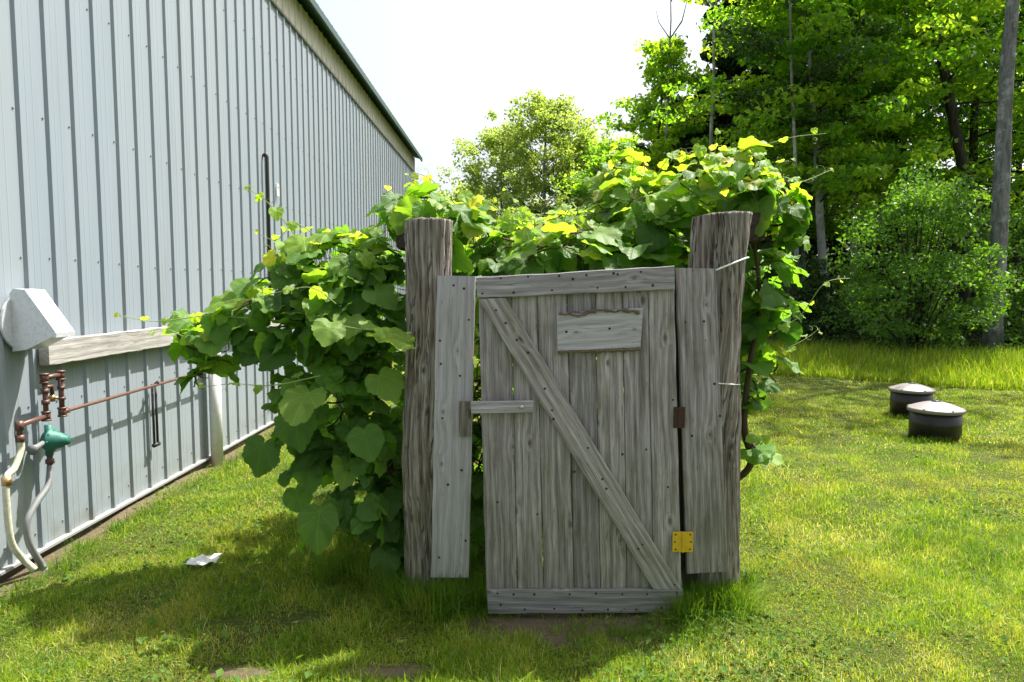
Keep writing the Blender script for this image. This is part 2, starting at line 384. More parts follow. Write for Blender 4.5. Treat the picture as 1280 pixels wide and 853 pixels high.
def grass_mat(name, dry=1.0, dark=1.0):
    m = NM(name); p = m.pos(); t = m.tint()
    ps = m.scale(p, (1, 1, 0))
    a = m.noise(ps, .9, 4, .6); b = m.noise(ps, 3.4, 3, .6)
    c = m.ramp(t, [(0, (.06 * dark, .14 * dark, .012)), (.45, (.17 * dark, .28 * dark, .018)), (.8, (.32 * dark, .39 * dark, .045)), (.9, (.38, .36, .14)), (1, (.6, .54, .32))])
    pat = m.math('ADD', m.math('MULTIPLY', a, .6), m.math('MULTIPLY', b, .4))
    c = m.mix(m.mapr(pat, .50, .62, 0, .65 * dry), c, (.28, .28, .06))
    c = m.mix(m.mapr(pat, .47, .38, 0, .5), c, (.05 * dark, .13 * dark, .014))
    tc = m.mix(1.0, c, (2.1, 2.0, .7), 'MULTIPLY')
    m.fin(c, .5, .3)
    tr = m.n('BsdfTranslucent'); m.set(tr.inputs[0], tc); mx = m.n('MixShader'); mx.inputs[0].default_value = .42
    m.t.links.new(m.p.outputs[0], mx.inputs[1]); m.t.links.new(tr.outputs[0], mx.inputs[2]); m.t.links.new(mx.outputs[0], m.out.inputs[0])
    return m.mat
M['grass'] = grass_mat('lawn_grass')
M['tallgrass'] = grass_mat('meadow_grass', .15)
M['clover'] = leaf_mat('clover_leaf', [(0, (.05, .12, .015)), (1, (.11, .20, .025))], 2.0, .4, .7, .1)

# ground
m = NM('lawn_soil'); p = m.pos()
c = m.mix(m.mapr(m.noise(p, 70, 6, .75), .35, .65), (.025, .04, .008), (.13, .17, .03))
c = m.mix(m.mapr(m.noise(m.scale(p, (1, 1, 1), (5, 5, 0)), 110, 4, .8), .55, .68, 0, .8), c, (.28, .24, .12))
c = m.mix(m.mapr(m.noise(p, 9, 5, .7), .5, .7, 0, .5), c, (.10, .075, .04))
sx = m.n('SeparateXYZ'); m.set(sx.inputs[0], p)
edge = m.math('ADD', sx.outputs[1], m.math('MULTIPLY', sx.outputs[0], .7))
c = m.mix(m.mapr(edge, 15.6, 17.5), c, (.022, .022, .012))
def blob(x, y, rx, ry):
    dx = m.math('DIVIDE', m.math('SUBTRACT', sx.outputs[0], x), rx); dy = m.math('DIVIDE', m.math('SUBTRACT', sx.outputs[1], y), ry)
    d = m.math('ADD', m.math('MULTIPLY', dx, dx), m.math('MULTIPLY', dy, dy))
    return m.mapr(m.math('ADD', d, m.math('MULTIPLY', m.noise(p, 18, 6, .75), 3.2)), 1.7, 3.0, 1, 0)
b1 = blob(.22, 2.96, .5, .2); b2 = m.math('MAXIMUM', blob(-.52, 2.60, .20, .06), blob(-1.05, 2.55, .13, .05)); b3 = blob(-2.57, 5, .10, 4.5)
bb = m.math('MAXIMUM', m.math('MAXIMUM', b1, b2), b3)
c = m.mix(bb, c, m.mix(m.noise(p, 40, 5, .7), (.12, .085, .055), (.30, .24, .17)))
m.bump(m.noise(p, 60, 6, .8), 1.0, .03)
M['soil'] = m.fin(c, .95, .1)
def bare(x, y):
    w_ = .5 * vn(x, y, 16, 5) + .35 * vn(x, y, 45, 6) + rng.normal(0, .3, len(x))
    b = ((x - .22) / .46) ** 2 + ((y - 2.96) / .16) ** 2 + w_ < .95
    for cx_, cy_, rx, ry in ((-.52, 2.60, .2, .06), (-1.05, 2.55, .13, .05), (-.95, 3.0, .12, .07), (-1.25, 2.95, .1, .05)):
        b |= ((x - cx_) / rx) ** 2 + ((y - cy_) / ry) ** 2 + w_ < .8
    return b
def vn(x, y, s, seed):      # cheap smooth value noise
    r = np.random.default_rng(seed); v = 0
    for k in range(5):
        a = r.uniform(0, 6.28); f = s * r.uniform(.6, 1.7); v = v + np.sin((x * np.cos(a) + y * np.sin(a)) * f + r.uniform(0, 6.28))
    return v / 2.4

# ============================================================ THE SETTING
def axis(lo, hi, near_lo, near_hi, step):
    a = list(np.arange(near_lo, near_hi + step / 2, step)); s = step
    x = near_lo
    while x > lo: s *= 1.5; x -= s; a.insert(0, max(x, lo))
    s = step; x = near_hi
    while x < hi: s *= 1.5; x += s; a.append(min(x, hi))
    return np.array(a)
gx = axis(-300, 300, -4, 6, .1); gy = axis(-60, 400, 1, 12, .1)
GX, GY = np.meshgrid(gx, gy); GZ = gz(GX, GY)
V = np.stack([GX, GY, GZ], -1).reshape(-1, 3); nx = len(gx); ny = len(gy)
idx = np.arange(nx * ny).reshape(ny, nx)
F = np.stack([idx[:-1, :-1], idx[:-1, 1:], idx[1:, 1:], idx[1:, :-1]], -1).reshape(-1, 4)
o = np_build('ground', V, [F], V[:, :2], np.full(len(V), .5), M['soil']); o['kind'] = 'structure'

# ------------------------------------------------------------ metal building
WX = -2.615; WY0, WY1 = -3.0, 18.6; ZB, ZS, ZE = 0.06, 4.60, 4.98
barn = thing('metal_barn', (WX - 4, 9, 0), 'long blue-grey ribbed metal barn with dark green roof edge, left of the gate', 'building')
def ribbed(m, z0, z1, xo, mat=0, y0=WY0, y1=WY1):
    pitch = .2286; prof = []; y = y0
    while y < y1:
        prof += [(y, 0), (y + .046, 0), (y + .056, .017), (y + .076, .017), (y + .086, 0), (y + .125, 0), (y + .1285, .0012), (y + .1335, .0012), (y + .137, 0), (y + .177, 0), (y + .1805, .0012), (y + .1855, .0012), (y + .189, 0)]
        y += pitch
    V = []; F = []
    for (y, d) in prof: V += [(xo + d, y, z0), (xo + d, y, z1)]
    for i in range(len(prof) - 1): F.append((2 * i, 2 * i + 2, 2 * i + 3, 2 * i + 1))
    m.add(V, F, None, mat)
m = MB(); ribbed(m, ZB, ZS, WX)
# the other three sides of the box
bx0 = WX - 9
m.add([(WX - .003, WY0, ZB), (bx0, WY0, ZB), (bx0, WY0, ZE), (WX - .003, WY0, ZE)], [(0, 3, 2, 1)], None, 0)
m.add([(WX - .003, WY1, ZB), (bx0, WY1, ZB), (bx0, WY1, ZE), (WX - .003, WY1, ZE)], [(0, 1, 2, 3)], None, 0)
m.add([(bx0, WY0, ZB), (bx0, WY1, ZB), (bx0, WY1, ZE), (bx0, WY0, ZE)], [(0, 3, 2, 1)], None, 0)
for yy, dd in ((WY0, 1), (WY1, 0)):
    f = (0, 1, 2) if dd == 0 else (0, 2, 1)
    m.add([(WX - .003, yy, ZE), (bx0, yy, ZE), ((WX + bx0) / 2, yy, ZE + 1.3)], [f], None, 0)
y = WY0; k = 0
while y < WY1:                       # screw heads beside every rib
    for z in (.16, .85, 1.66, 2.45, 3.22, 4.02, 4.5):
        disc(m, (WX, y + .026, z + .01 * math.sin(k * 1.7)), (1, 0, 0), .0065, .006, 6, 1); k += 1
    y += .2286
m.build('wall_cladding', [M['clad'], M['greyhose']], barn)
m = MB(); ribbed(m, ZS + .012, ZE + .02, WX + .001); m.build('translucent_strip', M['fiber'], barn)
m = MB(); box(m, (WX + .012, (WY0 + WY1) / 2, ZS + .006), (.035, WY1 - WY0, .03), ch=.003); m.build('strip_flashing', M['greyhose'], barn)
m = MB(); box(m, (WX + .012, (WY0 + WY1) / 2, ZB - .004), (.045, WY1 - WY0, .02), ch=.003); m.build('base_flashing', M['flash'], barn)
m = MB(); box(m, (WX - .07, (WY0 + WY1) / 2, 0.0), (.14, WY1 - WY0 + .02, .085), ch=.006); m.build('foundation', M['foundation'], barn)
m = MB()      # roof with overhang and ribbed edge
ex = WX + .17; rz = ZE + .03; cx = (WX + bx0) / 2; sl = 1.3 / 4.5
for sgn in (1, -1):
    xe = ex if sgn == 1 else bx0 - .17
    zr = rz + abs(xe - cx) * sl
    V = [(xe, WY0 - .2, rz), (xe, WY1 + .25, rz), (cx, WY1 + .25, zr), (cx, WY0 - .2, zr)]
    V += [(a, b, c_ + .04) for a, b, c_ in V]
    m.add(V, [(0, 1, 2, 3), (7, 6, 5, 4), (0, 4, 5, 1), (1, 5, 6, 2), (3, 2, 6, 7), (0, 3, 7, 4)], None, 0)
y = WY0
while y < WY1 + .2:
    tube(m, [(ex + .005, y, rz + .045), (ex - .5, y, rz + .045 + .5 * sl)], .016, 6); y += .2286
m.build('roof', M['roofgreen'], barn)
m = MB(); box(m, (ex + .004, (WY0 + WY1) / 2, rz - .012), (.03, WY1 - WY0 + .45, .10), ch=.004); m.build('eave_trim', M['roofgreen'], barn)

# ------------------------------------------------------------ bleached beam on the wall
m = MB()
y0 = W(60, 440, WX + .07).y
board(m, (WX + .075, y0, 1.215), (WX + .075, y0, 1.075), (WX + .075, 7.6, 1.215), (WX + .075, 7.6, 1.075), .055, 60, .003, .004, nrm=Vector((1, 0, 0)), tint=.9)
o = m.build('wall_beam', M['beam']); tag(o, 'long sun-bleached wooden beam fixed level along the metal wall', 'beam')

# exhaust hood
hd = thing('vent_hood', W(35, 395, WX), 'slanted galvanised vent hood on the wall above the gas pipes', 'vent')
m = MB()
c0 = W(36, 395, WX + .12)
yc = c0.y + .07; w2 = .075
def hoodprism(m, y0, y1, prof, mat=0):
    n = len(prof); V = [(WX + a, y0, b) for a, b in prof] + [(WX + a, y1, b) for a, b in prof]
    m.add(V, [tuple(range(n)), tuple(range(2 * n - 1, n - 1, -1))] + [(i, i + n, (i + 1) % n + n, (i + 1) % n) for i in range(n)], None, mat)
zt = 1.49
hoodprism(m, yc - w2, yc + w2, [(.03, zt - .02), (.05, zt + .005), (.11, zt), (.255, zt - .215), (.255, zt - .24), (.235, zt - .245), (.10, zt - .31), (.03, zt - .32)])
m.build('hood', M['galv'], hd)
m = MB(); hoodprism(m, yc - w2 - .002, yc + w2 + .002, [(.248, zt - .22), (.262, zt - .223), (.262, zt - .247), (.248, zt - .249)]); m.build('hem', M['galv'], hd)
m = MB(); tube(m, [(WX + .022, yc, zt - .17), (WX + .034, yc, zt - .17)], .145, 24); m.build('wall_flange', M['galv'], hd)
m = MB(); tube(m, [(WX + .0, yc, zt - .15), (WX + .05, yc, zt - .15)], .07, 20); m.build('duct', M['galv'], hd)

# ------------------------------------------------------------ gas piping
XP = WX + .10
def q(zx, zy, X=None):      # coordinates read from an enlargement of the wall (2.132x, origin 0,330)
    return W(zx / 2.132, 330 + zy / 2.132, XP if X is None else X)
gp = thing('gas_meter_piping', Vector((XP, q(125, 400).y, 0)), 'brown iron gas piping with a green regulator on the metal wall', 'gas piping')
def pipe(name, mat, pts, r, seg=10, parent=gp):
    m = MB(); tube(m, pts, r, seg); return m.build(name, M[mat], parent, True)
yA = q(122, 380).y
riser = [q(125, 415), q(120, 360), q(118, 305)]
riser = [Vector((XP, yA, p.z)) for p in riser]
yB = q(164, 350).y
m = MB()
tube(m, riser, .0135, 10)
tz = riser[-1].z
tube(m, [(XP, yA, tz), (XP, yB, tz + .004)], .0135, 10)
bz = q(164, 395).z
tube(m, [(XP, yB, tz + .004), (XP, yB, bz)], .0135, 10)
for yy, zz in ((yA, tz), (yB, tz), (yB, bz), (yA, riser[0].z + .02)):     # fittings
    tube(m, [(XP, yy, zz - .024), (XP, yy, zz + .024)], .021, 10)
    tube(m, [(XP, yy, zz - .026), (XP, yy, zz - .018)], .025, 10); tube(m, [(XP, yy, zz + .018), (XP, yy, zz + .026)], .025, 10)
for zz in (tz - .07, tz - .13): tube(m, [(XP, yA, zz - .012), (XP, yA, zz + .012)], .02, 6); tube(m, [(XP, yB, zz - .008), (XP, yB, zz + .008)], .02, 6)
ym = (yA + yB) / 2 - .01
tube(m, [(XP, yA + .004, tz - .05), (XP, ym, tz - .05), (XP, ym, tz - .1)], .011, 8)
yL = q(52, 440).y; zl = q(90, 415).z
tube(m, [(XP, yA, zl), (XP, yL, zl - .01), (XP, yL, zl - .09)], .0135, 10)
tube(m, [(XP, yL, zl - .035), (XP, yL, zl + .012)], .02, 10); tube(m, [(XP, yL, zl - .095), (XP, yL, zl - .06)], .021, 8)
m.build('riser_pipe', M['iron'], gp, True)
m = MB(); tube(m, [(XP, ym, tz - .1), (XP, ym, tz - .135)], .014, 8); tube(m, [(XP - .02, ym, tz - .115), (XP + .03, ym, tz - .115)], .008, 8); m.build('brass_valve', M['brass'], gp, True)
e = W(272, 455, XP)
m = MB(); pe = Vector((XP, e.y, bz + .02)); tube(m, [(XP, yB, bz), (XP, yB + .06, bz), pe], .010, 10)
tube(m, [(XP, yB + .01, bz), (XP, yB + .05, bz)], .016, 8); m.build('supply_pipe', M['copper'], gp, True)
# regulator
rc = Vector((XP + .01, q(140, 470).y, q(140, 470).z))
rg = MB()
tube(rg, [rc + Vector((-.055, 0, 0)), rc + Vector((-.045, 0, 0)), rc + Vector((-.02, 0, 0)), rc + Vector((-.018, 0, 0)), rc + Vector((-.008, 0, 0)), rc + Vector((.0, 0, 0)), rc + Vector((.05, 0, 0)), rc + Vector((.052, 0, 0)), rc + Vector((.075, 0, 0))],
     [.03, .05, .058, .064, .064, .052, .036, .028, .026], 20)
tube(rg, [rc + Vector((-.03, 0, -.085)), rc + Vector((-.03, 0, .085))], .02, 10)
for k in range(8):
    a = k * math.pi / 4; pc = rc + Vector((-.013, .056 * math.cos(a), .056 * math.sin(a))); tube(rg, [pc + Vector((-.012, 0, 0)), pc + Vector((.012, 0, 0))], .006, 6)
regm = rg.build('regulator', M['green_reg'], gp, True)
m = MB(); tube(m, [rc + Vector((-.03, 0, -.075)), rc + Vector((-.03, 0, -.15))], .015, 8); tube(m, [rc + Vector((-.03, 0, -.13)), rc + Vector((-.03, 0, -.105))], .022, 6); m.build('regulator_fitting', M['iron'], gp, True)
m = MB(); tube(m, [rc + Vector((-.02, -.06, .0)), rc + Vector((-.02, -.11, -.012)), rc + Vector((-.02, -.15, -.02))], [.012, .014, .03], 10); m.build('vent_cone', M['greyhose'], gp, True)
def smooth_path(pts, n=8):
    pts = [Vector(p) for p in pts]; out = []
    for i in range(len(pts) - 1):
        p0 = pts[max(i - 1, 0)]; p1 = pts[i]; p2 = pts[i + 1]; p3 = pts[min(i + 2, len(pts) - 1)]
        for k in range(n):
            t = k / n; out.append(.5 * ((2 * p1) + (p2 - p0) * t + (2 * p0 - 5 * p1 + 4 * p2 - p3) * t * t + (3 * p1 - p0 - 3 * p2 + p3) * t ** 3))
    return out + [pts[-1]]
pipe('grey_hose', 'greyhose', smooth_path([rc + Vector((-.03, 0, -.14)), q(128, 590), q(95, 640), q(72, 690), q(78, 745), q(110, 800), q(122, 822, XP + .03)]), .017, 10)
pipe('cream_pipe', 'cream', smooth_path([(XP, yL, zl - .09), q(56, 495), q(38, 545), q(18, 570), q(18, 640), q(30, 740), q(60, 785), q(92, 815, XP + .03)]), .0165, 10)
m = MB(); cc = q(18, 580); tube(m, [cc + Vector((0, 0, .02)), cc - Vector((0, 0, .02))], .023, 10); m.build('pipe_coupling', M['brass'], gp, True)

# black U-shaped conduit under the pipe
cz = W(190, 477, WX + .05)
m = MB(); zb = W(193, 557, WX + .05).z
tube(m, smooth_path([(WX + .105, cz.y - .03, bz + .02), (WX + .09, cz.y, bz + .026), (WX + .05, cz.y + .03, bz)], 4), .01, 8)
tube(m, [(WX + .05, cz.y, bz + .01), (WX + .05, cz.y, zb)], .009, 8); tube(m, [(WX + .05, cz.y + .045, bz), (WX + .05, cz.y + .045, zb)], .009, 8)
tube(m, [(WX + .05, cz.y - .01, zb), (WX + .05, cz.y + .06, zb)], .016, 8)
o = m.build('pipe_bracket', M['black'], None, True); tag(o, 'black hanging double-rod bracket below the brown pipe on the wall', 'bracket')
# tall black conduit
c0 = W(333, 193, WX + .04)
m = MB(); tube(m, smooth_path([(WX + .005, c0.y, c0.z - .02), (WX + .03, c0.y, c0.z), (WX + .045, c0.y, c0.z - .03)], 4) + [Vector((WX + .045, c0.y, .3))], .019, 8)
o = m.build('wall_conduit', M['black'], None, True); tag(o, 'tall thin black conduit running up the metal wall behind the vine', 'conduit')
m = MB(); c1 = W(347, 238, WX + .025); box(m, c1, (.012, .085, .14), ch=.003); disc(m, c1 + Vector((.006, 0, .03)), (1, 0, 0), .014, .004, 8, 1)
o = m.build('wall_plate', [M['white'], M['greyhose']]); tag(o, 'small white plate on the metal wall beside the black conduit', 'plate')
# white downspout
c0 = G(271, 578); yy = W(271, 578, WX + .08).y
ds = thing('standing_pipe', (WX + .08, yy, 0), 'short white round pipe standing against the metal wall behind the vine', 'pipe')
m = MB(); tube(m, [(WX + .085, yy, -.02), (WX + .085, yy, .93)], .05, 24); m.build('pipe', M['white'], ds, True)
m = MB(); tube(m, [(WX + .085, yy, .92), (WX + .085, yy, .965), (WX + .085, yy, .97)], [.056, .056, .05], 24); m.build('cap', M['white'], ds, True)

# ------------------------------------------------------------ gate
GY0 = 3.045
gate = thing('wooden_gate', P(731, 768, GY0), 'weathered grey plank gate with diagonal brace and yellow hinge', 'gate')
m = MB()
tops = [597, 638.5, 671, 708, 744, 778, 810, 843]; bots = [608, 647, 680, 718, 751, 784, 818, 853]
YP = GY0 + .027
for i in range(7):
    g = .4
    yo = [0, .002, -.001, .003, .0, .002, -.002][i]
    board(m, P(tops[i] + g, 346, YP + yo), P(tops[i + 1] - g, 344, YP + yo), P(bots[i] + g, 757, YP + yo), P(bots[i + 1] - g, 757, YP + yo), 0.022, 26, .0014, .003, bow=.002 * random.uniform(-1, 1), tint=[.5, .7, .62, .3, .8, .55, .75][i])
def nails(m, pts, Y, mat=1):
    for px, py in pts: disc(m, P(px, py, Y), (0, -1, 0), random.uniform(.0045, .0065), .002, 7, mat)
kn = [(658, 387), (617, 470), (690, 451), (667, 550), (629, 565), (622, 628), (652, 608), (672, 643), (699, 641), (718, 590), (790, 516), (808, 562), (823, 495), (841, 500), (829, 619), (835, 609), (752, 520), (778, 568), (808, 470)]
nails(m, kn[5:18:2], YP + .0)
m.build('plank_panel', [M['gate'], M['nail']], gate)
m = MB(); board(m, P(595, 347, GY0), P(596.5, 373, GY0), P(843, 332.5, GY0), P(843.5, 362, GY0), .026, 26, .0016, .003, tint=.55)
nails(m, [(626, 348), (660, 346), (699, 345), (716, 349), (733, 344), (772, 343), (767, 342), (801, 340), (642, 366), (603, 367), (690, 363), (747, 360), (782, 359), (816, 357)], GY0)
m.build('top_rail', [M['rail'], M['nail']], gate)
m = MB(); board(m, P(609, 738.5, GY0), P(610, 768, GY0), P(853.5, 737.5, GY0), P(853.5, 766, GY0), .026, 26, .0016, .003, tint=.35)
nails(m, [(622, 742), (642, 743), (668, 743), (712, 743), (745, 742), (778, 743), (809, 743), (846, 741), (626, 756), (656, 762), (693, 761), (728, 763), (760, 762), (795, 762), (827, 760), (848, 752)], GY0)
m.build('bottom_rail', [M['rail'], M['nail']], gate)
m = MB(); board(m, P(597.5, 374, GY0 + .003), P(632, 372.5, GY0 + .003), P(817, 737, GY0 + .003), P(852, 737, GY0 + .003), .024, 30, .0018, .003, tint=.8)
nails(m, [(620, 388), (632, 404), (646, 425), (660, 441), (681, 486), (690, 513), (692, 524), (735, 560), (753, 599), (758, 611), (803, 681), (798, 686), (843, 731)], GY0 + .003)
m.build('diagonal_brace', [M['gate'], M['nail']], gate)
m = MB(); board(m, P(696, 393, GY0 + .006), P(697, 439, GY0 + .006), P(804, 385, GY0 + .006), P(800.5, 435, GY0 + .006), .02, 20, .0012, .002, tint=.85)
nails(m, [(762, 411), (708, 415)], GY0 + .006)
plq = m.build('name_board', [M['pale'], M['nail']], gate)
m = MB()
def barkline(p, qn, amp, r, seed):
    pts = []; rr = []
    for i in range(60):
        s = i / 59; x = p[0] + (qn[0] - p[0]) * s; y_ = p[1] + (qn[1] - p[1]) * s + amp * (mn.noise(Vector((s * 3.2, seed, 0))) * 1.8 + .5 * mn.noise(Vector((s * 14, seed, 0))))
        pts.append(P(x, y_, GY0 + .003)); rr.append(r * (.35 + 1.3 * abs(mn.noise(Vector((s * 13, seed, 7))) + .25)))
    tube(m, pts, rr, 8, rough=.5)
barkline((699, 394), (799, 388), 5, .0075, 3.3); barkline((697, 441), (801, 436.5), .8, .0085, 8.1); barkline((700, 391), (745, 391), 3, .004, 5)
m.build('bark_edge', M['barkstrip'], plq)
m = MB(); board(m, P(589, 502.5, GY0 - .018), P(589, 517.5, GY0 - .018), P(667, 501.5, GY0 - .018), P(667, 516, GY0 - .018), .02, 10, .001, .002, tint=.9)
lt = m.build('latch_bar', M['rail'], gate)
m = MB(); disc(m, P(652, 509, GY0 - .02), (0, -1, 0), .009, .008, 8); m.build('bolt_head', M['bolt'], lt)
def hinge(px, py, wpx, hpx, Y, mat):
    c = P(px, py, Y); w_ = wpx * Y / FPX; h_ = hpx * Y / FPX
    r = MB()
    box(r, c + Vector((-w_ * .26, 0, 0)), (w_ * .46, .0035, h_), ch=.0015); box(r, c + Vector((w_ * .26, 0, 0)), (w_ * .46, .0035, h_), ch=.0015)
    for k in range(5): tube(r, [c + Vector((0, -.003, h_ * (-.5 + k * .2 + .005))), c + Vector((0, -.003, h_ * (-.5 + k * .2 + .195)))], .0055, 10)
    hh = r.build('hinge', M[mat], gate)
    for sx_ in (-.34, .34):
        for sz_ in (-.36, 0, .36):
            s = MB(); disc(s, c + Vector((w_ * sx_ * (1 if sz_ else 1.12), -.002, h_ * sz_)), (0, -1, 0), .0042, .002, 8); s.build('screw', M['nail'], hh)
    return hh
h = hinge(853.5, 677.5, 27, 27, GY0 - .004 + .015, 'yellow'); h['label'] = 'bright yellow painted hinge'
h = hinge(849, 522, 15, 27, GY0 + .022, 'rusty'); h['label'] = 'small rusty brown hinge'
m = MB(); board(m, P(848, 470, YP - .001), P(853, 470, YP), P(849, 400, YP), P(845, 400, YP), .01, 4, .002); 

# ------------------------------------------------------------ posts
def post(name, path, rads, label, seed, top_tilt=0.0, cat='post'):
    th = thing(name, (path[-1][0], path[-1][1], 0), label, cat)
    m = MB(); seg = 96; V = []; U = []; F = []
    pts = smooth_path(path, 24); n = len(pts)
    rr = np.interp(np.linspace(0, 1, n), np.linspace(0, 1, len(rads)), rads)
    L = 0
    for i, p in enumerate(pts):
        if i: L += (p - pts[i - 1]).length
        for k in range(seg):
            a = 2 * math.pi * k / seg; ca, sa = math.cos(a), math.sin(a)
            r = rr[i] * (1 + .13 * mn.noise(Vector((ca * 1.2 + seed, sa * 1.2, L * 1.3))) + .07 * mn.noise(Vector((ca * 4 + seed, sa * 4, L * 3.5))) + .035 * mn.noise(Vector((ca * 11 + seed, sa * 11, L * 1.5))))
            ckn = mn.noise(Vector((ca * 5.5 + seed, sa * 5.5, L * .9 + 4)))
            r -= .017 * max(0, 1 - abs(ckn) / .09)
            r += .006 * mn.noise(Vector((ca * 14, sa * 14 + seed, L * 9)))
            z = p.z + (top_tilt * ca * rr[i] if i < 3 else 0)
            V.append((p.x + r * ca, p.y + r * sa, z)); U.append((seed * 3 + L, seed + a * rr[i]))
    for i in range(n - 1):
        for k in range(seg): F.append((i * seg + k, (i + 1) * seg + k, (i + 1) * seg + (k + 1) % seg, i * seg + (k + 1) % seg))
    # top: ring inset then centre
    o_ = len(V); top = pts[0]
    for k in range(seg):
        a = 2 * math.pi * k / seg; v0 = V[k]
        V.append((top.x + (v0[0] - top.x) * .5, top.y + (v0[1] - top.y) * .5, top.z + (v0[2] - top.z) * .6 + .008 + .008 * mn.noise(Vector((k * .7, seed, 0))))); U.append((seed + .03 * math.cos(a), seed + .03 * math.sin(a)))
    V.append((top.x, top.y, top.z + .006)); U.append((seed, seed))
    for k in range(seg):
        k2 = (k + 1) % seg; F.append((k, k2, o_ + k2, o_ + k)); F.append((o_ + k, o_ + k2, o_ + seg))
    m.add(V, F, U, 0, .5); m.build('shaft', M['post'], th, True)
    return th
YPL = 3.27
lp = post('fence_post', [P(537, 276, YPL), P(535, 400, YPL), P(532, 560, YPL), P(531, 700, YPL), Vector((P(531, 740, YPL).x, YPL, -.15))], [.108, .106, .108, .098, .10], 'thick old log post left of the gate, behind a narrow pale board', 1.7)
m = MB(); board(m, P(546, 344.5, 3.145), P(594, 345.5, 3.145), P(538.5, 722, 3.145), P(586, 722.5, 3.145), .024, 24, .0016, .003, tint=.75)
nails(m, [(567, 357), (580, 361), (586, 400), (550, 426), (551, 455), (575, 470), (553, 523), (577, 588), (560, 606), (549, 697), (582, 676)], 3.145)
m.build('side_board', [M['pale'], M['nail']], lp)
m = MB(); board(m, P(574.5, 502.5, 3.125), P(589.5, 502.5, 3.125), P(573.5, 546, 3.125), P(588.5, 546, 3.125), .022, 8, .0015, .002, tint=.3)
lc = m.build('latch_catch', M['post'], lp); lc['label'] = 'small rough wooden catch block'
rp = post('fence_post', [P(903, 269, YPL), P(893, 400, YPL), P(889, 560, YPL), P(889, 700, YPL), Vector((P(889, 740, YPL).x, YPL, -.15))], [.131, .121, .130, .131, .135], 'thick cracked log post right of the gate with hinge board and tied cord', 6.1, .06)
m = MB(); board(m, P(845.5, 335, 3.11), P(895, 336, 3.11), P(858.5, 717.5, 3.11), P(909, 714.5, 3.11), .024, 24, .0022, .003, tint=.6)
nails(m, [(857, 403), (880, 402), (900, 520), (893, 480), (865, 545)], 3.11)
m.build('side_board', [M['gate'], M['nail']], rp)
m = MB(); board(m, P(840, 348, 3.15), P(872, 348, 3.15), P(846, 726, 3.15), P(872, 726, 3.15), .03, 12, .002, .003, tint=.1); m.build('gap_shade_strip', M['darkwood'], rp)  # added dark strip that closes the bright gap beside the hinges
m = MB(); tube(m, smooth_path([P(895, 338, 3.08), P(912, 331, 3.1), P(931, 323.5, 3.16), P(936, 322, 3.26)], 4), .0042, 8); m.build('tie_cord', M['strap'], rp, True)
m = MB(); tube(m, smooth_path([P(898, 479.5, 3.10), P(905, 480, 3.125), P(918, 481, 3.14), P(925, 481, 3.22)], 4), .003, 8); m.build('tie_cord', M['strap'], rp, True)

# frame beams running back from the posts, rear posts
def beam(a, b, w_, h_, label):
    a = Vector(a); b = Vector(b); m = MB(); r = MB()
    d = (b - a).normalized(); s = d.cross(Vector((0, 0, 1))).normalized()
    board(m, a + Vector((0, 0, h_ / 2)) - s * w_ / 2, a - Vector((0, 0, h_ / 2)) - s * w_ / 2, b + Vector((0, 0, h_ / 2)) - s * w_ / 2, b - Vector((0, 0, h_ / 2)) - s * w_ / 2, w_, 16, .004, .006, nrm=-s, tint=.4)
    o = m.build('frame_beam', M['darkwood']); tag(o, label, 'beam'); return o
pr = P(944, 283, 3.40); pl = P(505, 297, 3.42)
beam(pr, (pr.x + .03, 5.35, pr.z - .02), .10, .14, 'dark rough beam end jutting out behind the right log post')
beam(pl, (pl.x - .02, 5.35, pl.z - .02), .08, .11, 'dark rough beam running back behind the left log post')
post('rear_post', [Vector((pr.x + .02, 5.45, 1.82)), Vector((pr.x + .02, 5.45, .9)), Vector((pr.x + .02, 5.45, -.1))], [.1, .1, .11], 'rear log post at the far right corner under the vine', 9.9)
post('rear_post', [Vector((pl.x, 5.45, 1.82)), Vector((pl.x, 5.45, .9)), Vector((pl.x, 5.45, -.1))], [.1, .1, .11], 'rear log post at the far left corner under the vine', 4.2)

# ------------------------------------------------------------ tanks
def tank(px0, px1, py_rim, py_base, label):
    cxp = (px0 + px1) / 2; px0, px1 = cxp - (cxp - px0) * .9, cxp + (px1 - cxp) * .9
    base = G(cxp, py_base, 0)
    r = (px1 - px0) / 2 * (base.y + .28) / FPX
    c = Vector((base.x * (base.y + r) / base.y, base.y + r * .96, 0))
    zr = P(cxp, py_rim + 2, c.y - r).z
    t = thing('septic_riser', c, label, 'septic riser', 'round septic risers on the lawn')
    m = MB(); lathe(m, c, [(r * .94, -.05), (r * .94, zr * .5), (r * .945, zr * .51), (r * .945, zr * .53), (r * .94, zr * .54), (r * .94, zr - .004)], 64); m.build('body', M['tank'], t, True)
    m = MB(); dz = r * .25
    prof = [(r * .96, zr - .03), (r * 1.03, zr - .03), (r * 1.035, zr - .004), (r * 1.02, zr + .006), (r * .96, zr + .008)]
    for k in range(1, 9): a = k / 9; prof.append((r * .96 * (1 - a), zr + .01 + dz * math.sin(a * math.pi / 2)))
    prof.append((.01, zr + .01 + dz)); lathe(m, c, prof, 64); ld = m.build('lid', M['tanklid'], t, True)
    m = MB(); tube(m, [c + Vector((0, 0, zr + dz)), c + Vector((0, 0, zr + dz + .018))], [.045, .04], 16); m.build('lid_knob', M['tank'], ld, True)
    for k in range(6):
        a = k * math.pi / 3 + .6; m = MB(); tube(m, [c + Vector((math.cos(a) * r * .985, math.sin(a) * r * .985, zr)), c + Vector((math.cos(a) * r * .985, math.sin(a) * r * .985, zr + .016))], .011, 6); m.build('lid_bolt', M['bolt'], ld)
    return t
tank(1133, 1201, 514, 553, 'nearer of the two round dark brown septic risers on the lawn')
